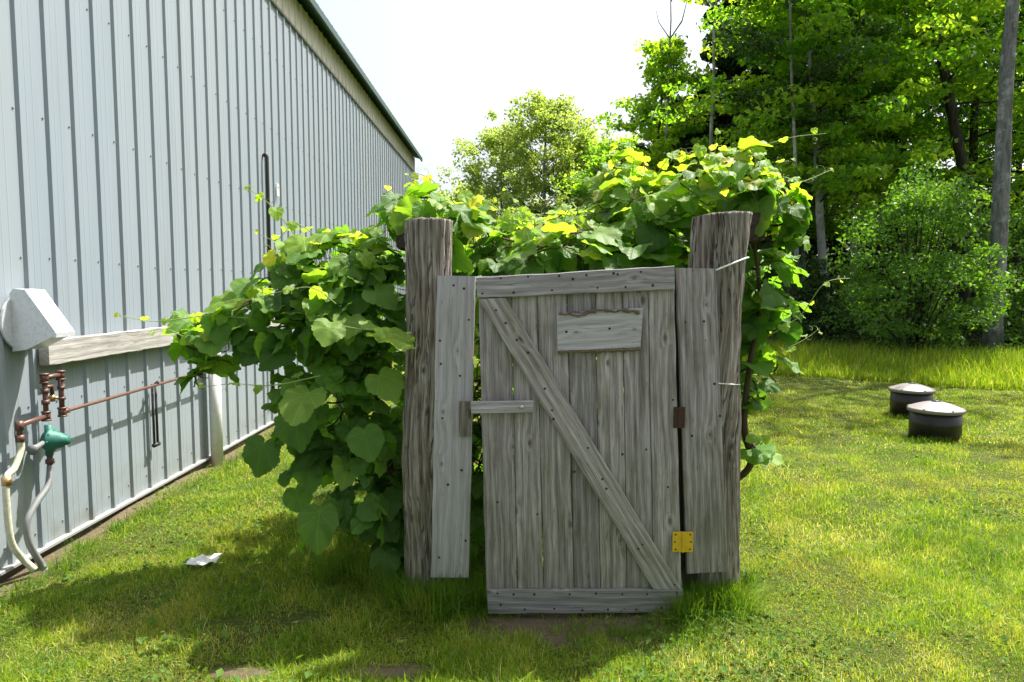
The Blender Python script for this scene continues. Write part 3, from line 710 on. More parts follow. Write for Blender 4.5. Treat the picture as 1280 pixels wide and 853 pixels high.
tank(1110, 1165, 488, 521, 'farther of the two round dark brown septic risers on the lawn')

# pale scrap on the grass
m = MB(); c = G(256, 700, .045); V = []; n = 8
for i in range(n):
    for j in range(n):
        x = (i / (n - 1) - .5) * .15 * (1 - .25 * (j / (n - 1))); y_ = (j / (n - 1) - .5) * .13 + .05 * x
        V.append(c + Vector((x + .25 * y_, y_, .018 * mn.noise(Vector((i * .5, j * .5, 2))) + .1 * abs(x))))
nb = len(V); V += [v - Vector((0, 0, .003)) for v in V]; F = []
for i in range(n - 1):
    for j in range(n - 1):
        a = i * n + j; F.append((a, a + n, a + n + 1, a + 1)); F.append((nb + a, nb + a + 1, nb + a + n + 1, nb + a + n))
m.add(V, F); o = m.build('scrap_sheet', M['scrap'], None, True); tag(o, 'small crumpled pale sheet lying on the shaded grass left of the vine', 'scrap')

# ============================================================ VINES
half = [(.0, -.02), (.09, -.16), (.21, -.21), (.32, -.18), (.39, -.12), (.47, -.07), (.51, .03), (.56, .12), (.56, .22), (.58, .32), (.54, .41), (.53, .52), (.46, .58), (.41, .67), (.32, .72), (.26, .80), (.17, .84), (.10, .92), (.0, 1.0)]
def leaf_template(k, lobes=1.0):
    r = np.random.default_rng(k)
    out = half + [(-x, y) for x, y in half[-2:0:-1]]
    o = np.array(out); o[:, 0] *= r.uniform(.92, 1.1); o += r.normal(0, .012, o.shape)
    c = np.array([0, .32]); n = len(o)
    rings = [o, c + (o - c) * .68, c + (o - c) * .34]
    P2 = np.vstack(rings + [c[None]])
    x, y = P2[:, 0], P2[:, 1]
    cup = r.uniform(-.25, .5); bend = r.uniform(.1, .95); fold = r.uniform(-.1, .75)
    z = -cup * x ** 2 - bend * np.maximum(y - .1, 0) ** 2 * .8 + fold * np.abs(x) * .5 + .03 * np.sin(x * 9 + k) * np.cos(y * 8 + k * 2) - .12 * (y < 0) * y * 0
    z += r.uniform(.04, .10) * np.sin(np.arctan2(x, y - 0) * 8.7 + 1) * np.hypot(x, y)
    V = np.stack([x, y, z], 1)
    Q = []
    for rr in range(2):
        for i in range(n): j = (i + 1) % n; Q.append((rr * n + i, rr * n + j, (rr + 1) * n + j, (rr + 1) * n + i))
    T = [(2 * n + i, 2 * n + (i + 1) % n, 3 * n) for i in range(n)]
    ex_ = []
    for i in range(n):
        j = (i + 1) % n; a_, b_ = V[i], V[j]; e_ = b_ - a_; nn = np.array([-e_[1], e_[0], 0]); nn /= np.linalg.norm(nn) + 1e-9
        mid = a_ * .35 + b_ * .65; out_ = mid[:2] - c
        if nn[:2].dot(out_) < 0: nn = -nn
        ex_.append(mid + nn * r.uniform(.018, .04)); T.append((j, i, 3 * n + 1 + i))
    V = np.vstack([V, ex_])
    return V, np.array(Q)[:, ::-1], np.array(T)[:, ::-1]
LT = [leaf_template(k) for k in range(12)]
class Leaves:
    def __init__(s): s.V = []; s.Q = []; s.T = []; s.U = []; s.t = []; s.n = 0
    def add(s, pos, nrm, tip, size, tint, tpl=None):
        V, Q, T = LT[rng.integers(len(LT))] if tpl is None else tpl
        nrm = nrm / np.linalg.norm(nrm); tip = tip - nrm * tip.dot(nrm); tip = tip / (np.linalg.norm(tip) + 1e-9); sx = np.cross(tip, nrm)
        Wd = (V[:, :1] * sx + V[:, 1:2] * tip + V[:, 2:3] * nrm) * size + pos
        s.V.append(Wd); s.Q.append(Q + s.n); s.T.append(T + s.n); s.U.append(V[:, :2]); s.t.append(np.full(len(V), tint)); s.n += len(V)
    def build(s, name, mat, parent, st):
        Q, T = np.vstack(s.Q), np.vstack(s.T); SQ = np.array(st.f) + s.n
        return np_build(name, np.vstack(s.V + [np.array(st.v)]), [Q, T, SQ], np.vstack(s.U + [np.array(st.uv)]), np.concatenate(s.t + [np.array(st.t)]), mat, parent, True,
                        fm=np.concatenate([np.zeros(len(Q) + len(T)), np.ones(len(SQ))]))
def nv(v): return np.array(v, dtype=float)
UP = nv((0, 0, 1))
def vine(label, blobs, root, shoots, heroes=(), fill=1.0, young=.2, base_loc=None):
    """blobs: (centre, radii, leaf count, young share) ; leaves sit in a thick shell, stems run through"""
    t = thing('grape_vine', root[0], label, 'vine')
    L = Leaves(); pet = MB(); st = MB()
    for c, rad, cnt, yg in blobs:
        c = nv(c); rad = nv(rad)
        for _ in range(int(cnt * fill)):
            d = rng.normal(size=3); d /= np.linalg.norm(d)
            rr = rng.uniform(.35, 1.08) ** .55
            p = c + d * rad * rr
            if p[2] < .06: p[2] = rng.uniform(.06, .3)
            if p[1] < 3.02 or (p[1] < 3.30 and P(537, 500, p[1]).x - .10 < p[0] < P(895, 500, p[1]).x + .12 and p[2] < P(700, 300, p[1]).z): continue
            if p[0] < WX + .12: continue
            if mn.noise(Vector(p) * 6.5) < -.07 and rr > .55 and rng.random() < .88: continue
            out = d / rad; out /= np.linalg.norm(out)
            n = out * rng.uniform(.2, .8) + UP * rng.uniform(.6, 1.5) + nv((0, -.15, 0)) + rng.normal(0, .42, 3)
            tip = out * .5 - UP * rng.uniform(.2, 1.0) + rng.normal(0, .5, 3) + nv((0, -.3, 0))
            hi = (d[2] > .1)
            tint = np.clip(rng.normal(.30 + .12 * d[2], .16) + (rng.random() < yg * (1.3 if hi else .5)) * rng.uniform(.35, .7), 0, 1)
            sz = rng.choice([rng.uniform(.05, .09), rng.uniform(.09, .13), rng.uniform(.12, .17)]) * (1 - .35 * (tint > .75))
            L.add(p, n, tip, sz, tint)
            b = p - out * .05 - UP * .03 + rng.normal(0, .012, 3)
            tube(pet, [p, (p + b) / 2 + nv((0, 0, .008)), b], [.0012, .0014, .0018], 4, cap=False)
        for _ in range(int(8 * rad.max() / .3)):                         # canes inside
            p = c + rng.normal(size=3) * rad * .45; d = rng.normal(size=3) * nv((1, 1, .4)); pts = []
            for k in range(12): pts.append(p.copy()); d = d * .85 + rng.normal(size=3) * .35 + nv((0, 0, .03)); d /= np.linalg.norm(d); p = p + d * rad.max() * .16; e_ = (p - c) / rad; e_ = e_ / max(1, np.linalg.norm(e_) / .85); p = c + e_ * rad
            if min(q_[1] for q_ in pts) < 3.42: continue
            r0 = rng.uniform(.003, .008); tube(st, smooth_path(pts, 2), np.linspace(r0, .002, 23), 5, cap=False)
    for r_ in [root] if not isinstance(root[0], (list,)) else root:
        pts = smooth_path(r_, 6); tube(st, pts, np.linspace(.022, .008, len(pts)), 8, rough=.5)
    shoots = list(shoots)
    for c, rad, cnt, yg in blobs:
        if yg < .25: continue
        for _ in range(max(1, int(cnt / 55))):
            a_ = rng.uniform(0, 6.28); d = nv((math.cos(a_) * .7, math.sin(a_) * .5, 1)); p = nv(c) + d * nv(rad) * .7
            if p[1] < 3.35: continue
            g = nv((math.cos(a_) * .6, math.sin(a_) * .3 - .1, rng.uniform(.3, 1.1))); ln = rng.uniform(.05, .13); pp_ = [Vector(p)]
            for k in range(4): p = p + g * ln * .6 + rng.normal(0, .012, 3); g = g + nv((rng.normal(0, .25), rng.normal(0, .2), -.22)); pp_.append(Vector(p))
            shoots.append((pp_, int(rng.integers(3, 6)), rng.uniform(.055, .085)))
    for pts, nl, s0 in shoots:
        sh = MB()                                             # long soft shoots with shrinking leaves and curling tendrils
        pts = smooth_path([Vector(p) for p in pts], 8); n = len(pts)
        tube(sh, pts, np.linspace(.0032, .0012, n), 5, cap=False)
        for k in range(nl):
            s = (k + .7) / nl; i = min(int(s * (n - 1)), n - 1); p = nv(pts[i]); sgn = (-1) ** k
            dr = nv(pts[min(i + 1, n - 1)] - pts[max(i - 1, 0)]); dr /= np.linalg.norm(dr) + 1e-9
            side = np.cross(dr, UP) * sgn; side /= np.linalg.norm(side) + 1e-6
            pb = p + side * .03 + UP * .012 * rng.uniform(-1, 2)
            tube(sh, [p, (p + pb) / 2 + UP * .008, pb], [.0014, .0012, .001], 4, cap=False)
            L.add(pb, UP * .8 + side * .4 + rng.normal(0, .35, 3) + nv((0, -.4, 0)), side + dr * .4 - UP * .3, s0 * (1 - .72 * s) * rng.uniform(.8, 1.2), np.clip(.6 + .38 * s + rng.normal(0, .08), .3, 1))
            if rng.random() < .6:
                q_ = p.copy(); tp = [Vector(q_)]; a = rng.uniform(0, 6); dd = side * -1 + UP * rng.uniform(-.6, .7)
                for e_ in range(14):
                    a += .25 + e_ * .06; q_ = q_ + (dd * .5 + nv((math.cos(a), 0, math.sin(a))) * (.3 + .05 * e_)) * .012; tp.append(Vector(q_))
                tube(sh, tp, np.linspace(.0011, .0006, 15), 4, cap=False)
        sh.build('shoot', M['shoot'], t, True)
    for p_, n_, tp_, sz, ti in heroes: L.add(nv(p_), nv(n_), nv(tp_), sz, ti)
    L.build('leaves', [M['vineleaf'], M['shoot']], t, pet); st.build('canes', M['cane'], t, True)
    return t
B = lambda px, py, Y, r, n, y=.15: (P(px, py, Y), r, n, y)
vine('large dark-leaved grape vine bulging left of the left log post',
     [B(445, 400, 3.6, (.30, .34, .32), 240, .12), B(355, 405, 3.65, (.36, .30, .18), 170, .15), B(275, 420, 3.65, (.24, .22, .10), 60, .25),
      B(425, 325, 3.7, (.36, .32, .14), 170, .3), B(350, 365, 3.7, (.25, .25, .12), 70, .3), B(430, 505, 3.55, (.33, .28, .30), 190, .03), B(465, 600, 3.5, (.22, .26, .27), 110, 0), B(395, 560, 3.6, (.16, .2, .18), 26, 0),
      B(490, 660, 3.5, (.14, .2, .16), 40, 0), B(480, 450, 4.3, (.35, .6, .75), 320, .1), B(400, 665, 3.45, (.05, .05, .04), 3, 0), B(268, 462, 3.6, (.13, .10, .07), 18, .1), B(370, 590, 3.5, (.06, .06, .10), 6, 0)],
     [P(520, 745, 3.5), P(500, 650, 3.55), P(480, 540, 3.6), P(450, 430, 3.65), P(380, 390, 3.7)],
     [([P(380, 310, 3.6), P(350, 270, 3.55), P(325, 245, 3.5), P(308, 238, 3.48)], 4, .09), ([P(330, 400, 3.5), P(260, 395, 3.4), P(195, 402, 3.35), P(140, 392, 3.3)], 6, .07),
      ([P(290, 425, 3.55), P(250, 430, 3.5), P(210, 412, 3.45), P(185, 415, 3.4)], 4, .08), ([P(400, 470, 3.25), P(340, 482, 3.2), P(290, 480, 3.2), P(248, 485, 3.2)], 4, .07),
      ([P(420, 380, 3.25), P(390, 360, 3.2), P(350, 365, 3.2), P(300, 378, 3.2)], 3, .08), ([P(400, 400, 3.2), P(440, 410, 3.15), P(480, 415, 3.1), P(520, 428, 3.1)], 4, .12),
      ([P(400, 300, 3.6), P(370, 280, 3.55), P(345, 300, 3.5), P(320, 290, 3.5)], 4, .07), ([P(470, 290, 3.7), P(480, 260, 3.7), P(484, 230, 3.7)], 4, .09)],
     [(P(400, 640, 3.28), (-.1, -.7, .6), (.05, -.2, -1), .19, .45), (P(475, 470, 3.2), (.2, -.6, .7), (.5, -.2, -.8), .15, .6), (P(385, 492, 3.2), (-.1, -.6, .9), (-.1, -.4, -.8), .20, .66), (P(475, 418, 3.12), (.2, -.25, 1), (1, -.3, -.25), .19, .86),
      (P(295, 372, 3.45), (-.2, -.5, 1), (-.6, -.4, -.3), .17, .62), (P(380, 300, 3.45), (0, -.7, .8), (-.3, -.3, -.6), .13, .8), (P(330, 555, 3.35), (-.2, -.9, .3), (-.3, -.2, -1), .17, .1), (P(455, 540, 3.2), (.1, -.9, .4), (.3, -.2, -1), .15, .4), (P(370, 520, 3.25), (-.1, -.8, .5), (.2, -.2, -1), .17, .25)])
vine('bright grape vine piled over the top of the enclosure behind the gate',
     [B(540, 266, 3.75, (.26, .35, .085), 120, .5), B(600, 312, 3.9, (.36, .45, .15), 190, .4), B(700, 312, 4.0, (.45, .6, .17), 340, .45), B(775, 275, 4.1, (.32, .5, .22), 220, .5), B(785, 235, 4.2, (.18, .3, .2), 100, .6), B(730, 600, 5.2, (.85, .22, .65), 650, 0), ((.80, 4.35, .62), (.07, .75, .6), 420, 0), ((-.38, 4.35, .62), (.07, .75, .6), 330, 0),  # low rear and side leaf walls added to keep the plank gaps dark
      B(820, 285, 3.8, (.3, .3, .22), 170, .3), B(700, 330, 3.6, (.6, .22, .12), 150, .12), B(740, 300, 5.0, (1.0, .5, .22), 480, .3),
      B(700, 420, 4.9, (1.0, .4, .7), 420, .1), B(700, 560, 3.75, (.55, .25, .5), 90, .0), B(600, 500, 3.65, (.1, .15, .7), 60, .1), B(600, 640, 3.6, (.12, .12, .3), 40, 0)],
     [P(700, 745, 4.3), P(690, 600, 4.3), P(720, 430, 4.2), P(700, 330, 4.1)],
     [([P(770, 230, 4.1), P(770, 205, 4.1), P(765, 185, 4.1)], 5, .10), ([P(740, 290, 3.7), P(700, 250, 3.7), P(690, 215, 3.7)], 4, .08), ([P(560, 250, 3.7), P(540, 225, 3.7), P(515, 215, 3.7)], 4, .08),
      ([P(810, 240, 4.0), P(830, 205, 4.0), P(845, 190, 4.0), P(870, 195, 4.0)], 5, .08), ([P(640, 290, 3.8), P(620, 260, 3.8), P(590, 245, 3.8)], 5, .10)])
vine('yellow-green grape vine crowning the right log post and trailing down beside it',
     [B(890, 235, 3.65, (.26, .32, .15), 150, .6), B(950, 250, 3.65, (.20, .3, .14), 100, .6), B(920, 215, 3.7, (.15, .2, .12), 50, .7), B(970, 290, 3.7, (.12, .25, .16), 50, .35),
      B(955, 350, 3.75, (.17, .25, .22), 70, .1), B(962, 390, 3.6, (.16, .2, .12), 46, .3), B(945, 450, 3.6, (.12, .18, .16), 34, .2), B(948, 560, 3.5, (.05, .08, .03), 3, .5), B(935, 500, 3.55, (.06, .1, .14), 10, .1),
      B(900, 400, 4.5, (.25, .5, .8), 260, .1)],
     [P(905, 610, 3.6), P(938, 580, 3.55), P(930, 530, 3.5), P(936, 460, 3.5), P(950, 380, 3.55), P(940, 280, 3.6)],
     [([P(890, 220, 3.5), P(893, 195, 3.5), P(896, 168, 3.5)], 5, .09), ([P(950, 230, 3.5), P(980, 222, 3.5), P(1000, 228, 3.5), P(1040, 212, 3.6)], 5, .07), ([P(960, 420, 3.4), P(1000, 395, 3.35), P(1030, 355, 3.3), P(1062, 348, 3.3)], 4, .06),
      ([P(975, 440, 3.4), P(1005, 425, 3.4), P(1025, 410, 3.4)], 3, .05), ([P(935, 220, 3.5), P(945, 200, 3.5), P(940, 185, 3.5)], 3, .08), ([P(870, 235, 3.4), P(880, 225, 3.4), P(905, 235, 3.35)], 4, .13)])

# ============================================================ TREES
def quads(P0, N, Tn, size, asp=.62):
    """rhombus leaves with a fold: P0 (n,3) centre; returns V,F"""
    n = len(P0); S = np.cross(N, Tn); S /= np.linalg.norm(S, axis=1)[:, None] + 1e-9; Tn = np.cross(S, N)
    s = size[:, None]
    V = np.empty((n, 4, 3)); V[:, 0] = P0 - Tn * s * .5; V[:, 1] = P0 + S * s * .5 * asp + Tn * s * .05 + N * s * .08; V[:, 2] = P0 + Tn * s * .55 - N * s * .1; V[:, 3] = P0 - S * s * .5 * asp + Tn * s * .05 + N * s * .08
    return V.reshape(-1, 3), np.arange(n * 4).reshape(n, 4)
def unit(a): return a / (np.linalg.norm(a, axis=1)[:, None] + 1e-9)
def foliage(name, clumps, per, lsize, mat, parent, flat=.45, tint=(0, 1), upb=.8, flecks=.0):
    """clumps: list of (centre, radius); leaves fill flattened clumps"""
    C = np.array([c for c, r in clumps]); Rr = np.array([r for c, r in clumps])
    n = len(C) * per; ci = np.repeat(np.arange(len(C)), per)
    d = rng.normal(size=(n, 3)); d = unit(d) * (rng.random(n) ** .45)[:, None]
    P0 = C[ci] + d * Rr[ci][:, None] * np.array([1, 1, flat])
    N = unit(rng.normal(size=(n, 3)) * .75 + np.array([0, 0, upb]) + d * .3); T = rng.normal(size=(n, 3)); T[:, 2] -= .4
    ct = rng.uniform(tint[0], tint[1], len(C)); tt = np.clip(ct[ci] + rng.normal(0, .13, n), 0, .93)
    if flecks: tt[rng.random(n) < flecks] = 1.0
    V, F = quads(P0, N, unit(T), lsize * rng.uniform(.65, 1.25, n))
    keep = V[:, 2].reshape(-1, 4).min(1) > .03
    F = F[keep]
    return np_build(name, V, [F], None, np.repeat(tt, 4), mat, parent, False)
def tree(name, base, h, label, trunk_r, crown0, crown_r, leaf='maple', bark='bark', lsize=.13, per=70, nb=26, lean=(0, 0), clump=.55, tint=(0, .8), flat=.4, shape='round', trunk_h=None, group=None, sub=4, flecks=0.0, cat='tree', lower=0.0):
    t = thing(name, (base[0], base[1], 0), label, cat, group)
    m = MB(); th_ = trunk_h or h * .93
    n = 14; pts = []; wob = rng.normal(0, .012 * h, (n + 1, 2)).cumsum(0) * .25
    for i in range(n + 1):
        s = i / n; pts.append(Vector((base[0] + lean[0] * s + wob[i, 0] * s, base[1] + lean[1] * s + wob[i, 1] * s, -.1 + (th_ + .1) * s)))
    rad = [trunk_r * (1.25 if i == 0 else 1) * (1 - .8 * (i / n) ** 1.1) for i in range(n + 1)]
    tube(m, pts, rad, 14, rough=.18)
    cl = []
    for b in range(nb):
        s = crown0 + (1 - crown0) * (b + rng.random()) / nb; s = min(s, .99)
        k = s * n; i = min(int(k), n - 1); p = nv(pts[i].lerp(pts[i + 1], k - i))
        f = (s - crown0) / (1 - crown0)
        prof = {'round': math.sin(math.pi * min(1, f * .8 + .18)) ** .6, 'cone': (1 - f) * .98 + .04, 'tall': math.sin(math.pi * min(1, f * .85 + .12)) ** .5 * .9, 'vase': .5 + .5 * f if f < .8 else .6}[shape]
        Lb = crown_r * prof * rng.uniform(.65, 1.1); a = b * 2.4 + rng.uniform(-.4, .4)
        rise = {'cone': -.22, 'round': .35, 'tall': .6, 'vase': .9}[shape] + (f - .5) * .4
        d = nv((math.cos(a), math.sin(a), rise)); pp = [Vector(p)]; cur = p.copy()
        for e in range(5): cur = cur + d * Lb / 5 + rng.normal(0, .04 * Lb, 3) * nv((1, 1, .5)); pp.append(Vector(cur))
        r0 = max(.008, rad[i] * .38); tube(m, pp, np.linspace(r0 * .8, .005, 6), 6, cap=False, mat=1)
        for e in range(sub):
            q_ = nv(pp[2 + int((e + 1) / sub * 3)]) if sub > 1 else nv(pp[-1]); off = rng.normal(0, 1, 3) * nv((1, 1, .35)) * Lb * .2
            cl.append((q_ + off, clump * rng.uniform(.6, 1.25)))
            if e % 2: tube(m, [Vector(nv(pp[3])), Vector(q_ + off)], [.010, .004], 4, cap=False, mat=1)
    if lower:
        for _ in range(int(lower)):
            a = rng.uniform(0, 6.28); cl.append((nv((base[0] + math.cos(a) * crown_r * .7 * rng.random(), base[1] + math.sin(a) * crown_r * .7 * rng.random(), rng.uniform(.3, h * crown0 + .5))), clump))
    m.build('trunk', [M[bark], M['bark_dark']], t, True)
    foliage('crown', cl, per, lsize, M[leaf], t, flat, tint, flecks=flecks)
    return t
def at(px, Y): return ((px - 640) / FPX * Y, Y)
# foremost trees
def tp(px0, py0, px1, py1, Y):   # lean between two seen points of a trunk
    a = P(px0, py0, Y); b = P(px1, py1, Y); k = (b.x - a.x) / (b.z - a.z); return a.x - k * a.z, k
x0, k = tp(1243, 400, 1274, 0, 13.5)
tree('tall_tree', (x0, 13.5), 15, 'tall grey leaning trunk at the right edge of the picture', .17, .6, 2.8, 'maple', 'bark', .15, 60, 20, (k * 15, .3), .7, flecks=.01)
x0, k = tp(1030, 350, 1020, 150, 17.5)
tree('maple_tree', (x0, 17.5), 10.5, 'slim pale-trunked maple with bright layered leaves right of the right post', .13, .34, 2.9, 'maple', 'bark_pale', .17, 80, 38, (k * 9, 0), .62, (.4, .95), .28, sub=5)
x0, k = tp(1065, 260, 1060, 60, 19.5)
tree('maple_tree', (x0, 19.5), 12.5, 'taller maple just behind the pale-trunked maple, thin grey trunk', .12, .3, 3.0, 'maple', 'bark', .17, 78, 38, (k * 10, 0), .65, (.4, .95), .3)
tree('maple_tree', at(985, 20.5), 12.5, 'bright green maple left of the pale-trunked maple', .13, .26, 2.6, 'maple', 'bark', .17, 78, 38, (.1, 0), .62, (.35, .9), .3)
tree('maple_tree', at(815, 21.5), 9.6, 'young bright maple standing against the white sky above the vine', .09, .22, 1.5, 'maple', 'bark_dark', .15, 85, 32, (.2, 0), .5, (.6, .95), .35, 'tall', sub=5)
tree('spruce_tree', at(908, 22.5), 14.6, 'dark pointed spruce between the young maple and the forest', .2, .05, 2.3, 'needle', 'bark_dark', .2, 110, 80, (0, 0), .36, (0, 1), .5, 'cone', sub=5)
tree('spruce_tree', at(855, 24), 8.4, 'shorter dark spruce behind the vine, left of the pointed spruce', .2, .04, 2.1, 'needle', 'bark_dark', .22, 150, 60, (0, 0), .45, (0, 1), .5, 'round', sub=5)
x0, k = tp(1180, 90, 1165, 0, 18)
tree('tall_tree', (x0 + .2, 18), 15, 'tall dark-trunked tree behind the round shrub', .18, .45, 3.0, 'maple', 'bark_dark', .17, 70, 32, (k * 14, .2), .7, (.3, .95), flecks=.012)
tree('tall_tree', at(1205, 20), 15.5, 'straight dark-trunked tree left of the leaning grey trunk', .16, .3, 3.0, 'maple', 'bark_dark', .17, 75, 34, (0, 0), .75, (.1, .8))
tree('tall_tree', at(1120, 22), 16, 'tall shaded tree rising above the round shrub', .17, .22, 3.2, 'maple', 'bark_dark', .18, 80, 38, (0, 0), .75, (.1, .8), flecks=.01)
tree('tall_tree', at(1000, 24), 16, 'tall tree behind the maples with crown leaving the top of the picture', .15, .35, 2.8, 'maple', 'bark', .18, 75, 34, (0, 0), .72, (.2, .8))
tree('tall_tree', at(1290, 19), 15, 'broad tree just beyond the right edge of the picture', .2, .2, 3.2, 'maple', 'bark', .17, 75, 36, (0, 0), .75, (.2, .9))
# bare snags
for px, Y, top, lb in ((880, 19, 12, 'bare thin dead tree standing beside the spruce against the sky'), (824, 21, 10.6, 'bare thin leaning dead tree above the young bright maple')):
    x, y = at(px, Y); t = thing('dead_tree', (x, y, 0), lb, 'dead tree')
    m = MB(); hh = top
    pts = [Vector((x + .02 * k * (1 if px > 850 else 1) + rng.normal(0, .02), y, hh * k / 10 - .05)) for k in range(11)]; tube(m, pts, np.linspace(.09, .015, 11), 8)
    for k in range(6):
        z = hh * rng.uniform(.72, .97); a = rng.uniform(0, 6.28); i = min(int(z / hh * 10), 9); b0 = pts[i].lerp(pts[i + 1], .5)
        tube(m, [b0, b0 + Vector((math.cos(a) * .35, math.sin(a) * .2, .5)), b0 + Vector((math.cos(a) * .5, math.sin(a) * .3, 1.1))], [.02, .014, .005], 5)
    m.build('trunk', M['bark_pale'], t, True)
# slim trunks standing in the forest gloom
for px, Y, r, mat_, lb in ((1000, 16.8, .06, 'bark_pale', 'slender pale trunk left of the slim maple'), (1064, 20.5, .07, 'bark_pale', 'slender pale trunk right of the slim maple'), (975, 21.5, .06, 'bark', 'slender dark trunk nearest the right log post'), (1100, 23, .1, 'bark_dark', 'dark trunk deep behind the left edge of the shrub'), (1270, 21, .12, 'bark_dark', 'dark trunk deep behind the leaning grey trunk')):
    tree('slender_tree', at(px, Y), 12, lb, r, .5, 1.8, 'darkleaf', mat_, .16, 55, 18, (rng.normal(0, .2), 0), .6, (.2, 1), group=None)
# round shrub and low growth
def shrub(name, px, Y, r, h, label, leaf='shrubleaf', n=90, per=70, ls=.10, tint=(.2, 1), cat='shrub'):
    x, y = at(px, Y); t = thing(name, (x, y, 0), label, cat); m = MB(); cl = []
    for k in range(n):
        a = rng.uniform(0, 6.28); f = rng.random() ** .6; zz = rng.uniform(.12, 1)
        rr = r * f * math.sqrt(max(.05, 1 - (abs(zz - .4) / .68) ** 2)); q_ = nv((x + rr * math.cos(a), y + rr * math.sin(a), h * zz * rng.uniform(.85, 1.04))); cl.append((q_, rng.uniform(.22, .4) * r / 1.3))
        if k % 3 == 0: tube(m, smooth_path([(x + rng.normal(0, .08), y + rng.normal(0, .08), -.03), (x + rr * .4 * math.cos(a), y + rr * .4 * math.sin(a), h * zz * .5), tuple(q_)], 4), np.linspace(.022, .006, 9), 5, cap=False)
    m.build('stems', M['bark_dark'], t, True); foliage('leaves', cl, per, ls, M[leaf], t, .6, tint, .6); return t
shrub('leafy_shrub', 1143, 13.2, 1.5, 3.6, 'big round bright green shrub left of the leaning grey trunk', n=150, per=85, ls=.085, tint=(0, .75))
shrub('leafy_shrub', 1268, 14.6, 1.3, 3.2, 'shrub behind the foot of the leaning grey trunk', n=90, per=75, tint=(.1, .8))
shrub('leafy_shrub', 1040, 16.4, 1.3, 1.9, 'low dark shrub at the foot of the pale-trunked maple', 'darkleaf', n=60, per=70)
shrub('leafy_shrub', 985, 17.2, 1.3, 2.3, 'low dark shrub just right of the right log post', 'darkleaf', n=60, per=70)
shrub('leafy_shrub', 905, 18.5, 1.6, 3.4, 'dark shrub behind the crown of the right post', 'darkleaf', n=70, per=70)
# pale trees behind the vine, past the building end
tree('birch_tree', at(676, 29), 9.5, 'tallest hazy pale green tree in the middle, behind the vine', .13, .12, 2.6, 'palegreen', 'bark_pale', .14, 60, 64, (.2, 0), .42, (.2, .9), .75, 'tall', sub=6)
tree('birch_tree', at(626, 31), 8.9, 'pale green tree left of the tallest hazy one', .1, .1, 2.2, 'palegreen', 'bark_pale', .15, 75, 46, (0, 0), .5, (.1, .8), .75, 'tall', sub=5)
tree('birch_tree', at(722, 30), 8.4, 'pale green tree right of the tallest hazy one', .1, .1, 2.3, 'palegreen', 'bark_pale', .15, 75, 46, (0, 0), .5, (.1, .8), .75, 'tall', sub=5)
tree('birch_tree', at(585, 33), 6.6, 'small pale tree close to the far corner of the barn', .1, .06, 1.8, 'palegreen', 'bark_pale', .15, 75, 36, (0, 0), .55, (.5, 1), .75, 'round', sub=5)
tree('birch_tree', at(548, 35), 6.5, 'lowest pale tree, nearest the far end of the barn roof', .1, .06, 1.7, 'palegreen', 'bark_pale', .15, 70, 32, (0, 0), .55, (.5, 1), .75, 'round', sub=5)
tree('maple_tree', at(765, 25), 7.0, 'low green tree between the hazy trees and the young maple', .1, .08, 1.9, 'maple', 'bark_dark', .17, 85, 40, (0, 0), .6, (.1, .8), .6, 'round', sub=5)
# far wood behind: one mass nobody could count
cl = []
for _ in range(2300):
    px = rng.uniform(770, 1600); Y = rng.uniform(25, 36); x, y = at(px, Y); hmax = 8 if px < 900 else 17
    if rng.random() < .35: hmax = 6
    if px < 880: hmax = 5 + (px - 770) / 110 * 2.5
    cl.append((nv((x, y, rng.uniform(.2, hmax))), rng.uniform(.6, 1.3)))
for _ in range(240):
    px = rng.uniform(480, 800); Y = rng.uniform(38, 46); x, y = at(px, Y); cl.append((nv((x, y, rng.uniform(.3, 5.2))), rng.uniform(.7, 1.2)))
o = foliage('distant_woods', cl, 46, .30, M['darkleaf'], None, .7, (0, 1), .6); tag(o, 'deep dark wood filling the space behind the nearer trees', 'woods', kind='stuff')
# undergrowth at the forest foot
cl = []
for _ in range(420):
    px = rng.uniform(900, 1500); s = rng.random(); x = (px - 640) / FPX * 15; y = 17.4 - .7 * x * .9 + s * 6 + .6
    if y < 9: continue
    cl.append((nv((x, y, rng.uniform(.08, .45 + .7 * s))), rng.uniform(.2, .45)))
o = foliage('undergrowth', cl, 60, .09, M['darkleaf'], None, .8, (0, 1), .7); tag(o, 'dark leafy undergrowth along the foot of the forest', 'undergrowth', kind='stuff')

# ============================================================ GRASS
def blades(name, X, Y, hgt, wid, mat, tint, lean=.5, label='', cat='grass'):
    n = len(X); Z = gz(X, Y) - .004
    a = rng.uniform(0, 2 * np.pi, n); ln = np.abs(rng.normal(0, lean, n)) * hgt; b = rng.uniform(0, 2 * np.pi, n)
    ax, ay = np.cos(a) * wid / 2, np.sin(a) * wid / 2; lx, ly = np.cos(b) * ln, np.sin(b) * ln
    V = np.empty((n, 5, 3)); hz = hgt * np.sqrt(np.clip(1 - (ln / np.maximum(hgt, 1e-4)) ** 2 * .5, .2, 1))
    V[:, 0] = np.stack([X - ax, Y - ay, Z], 1); V[:, 1] = np.stack([X + ax, Y + ay, Z], 1)
    V[:, 2] = np.stack([X + ax * .8 + lx * .35, Y + ay * .8 + ly * .35, Z + hz * .6], 1); V[:, 3] = np.stack([X - ax * .8 + lx * .35, Y - ay * .8 + ly * .35, Z + hz * .6], 1)
    V[:, 4] = np.stack([X + lx, Y + ly, Z + hz], 1)
    base = np.arange(n)[:, None] * 5
    Q = base + np.array([0, 1, 2, 3]); T = base + np.array([3, 2, 4])
    o = np_build(name, V.reshape(-1, 3), [Q, T], None, np.repeat(tint, 5), mat, None, True); tag(o, label, cat, kind='stuff'); return o
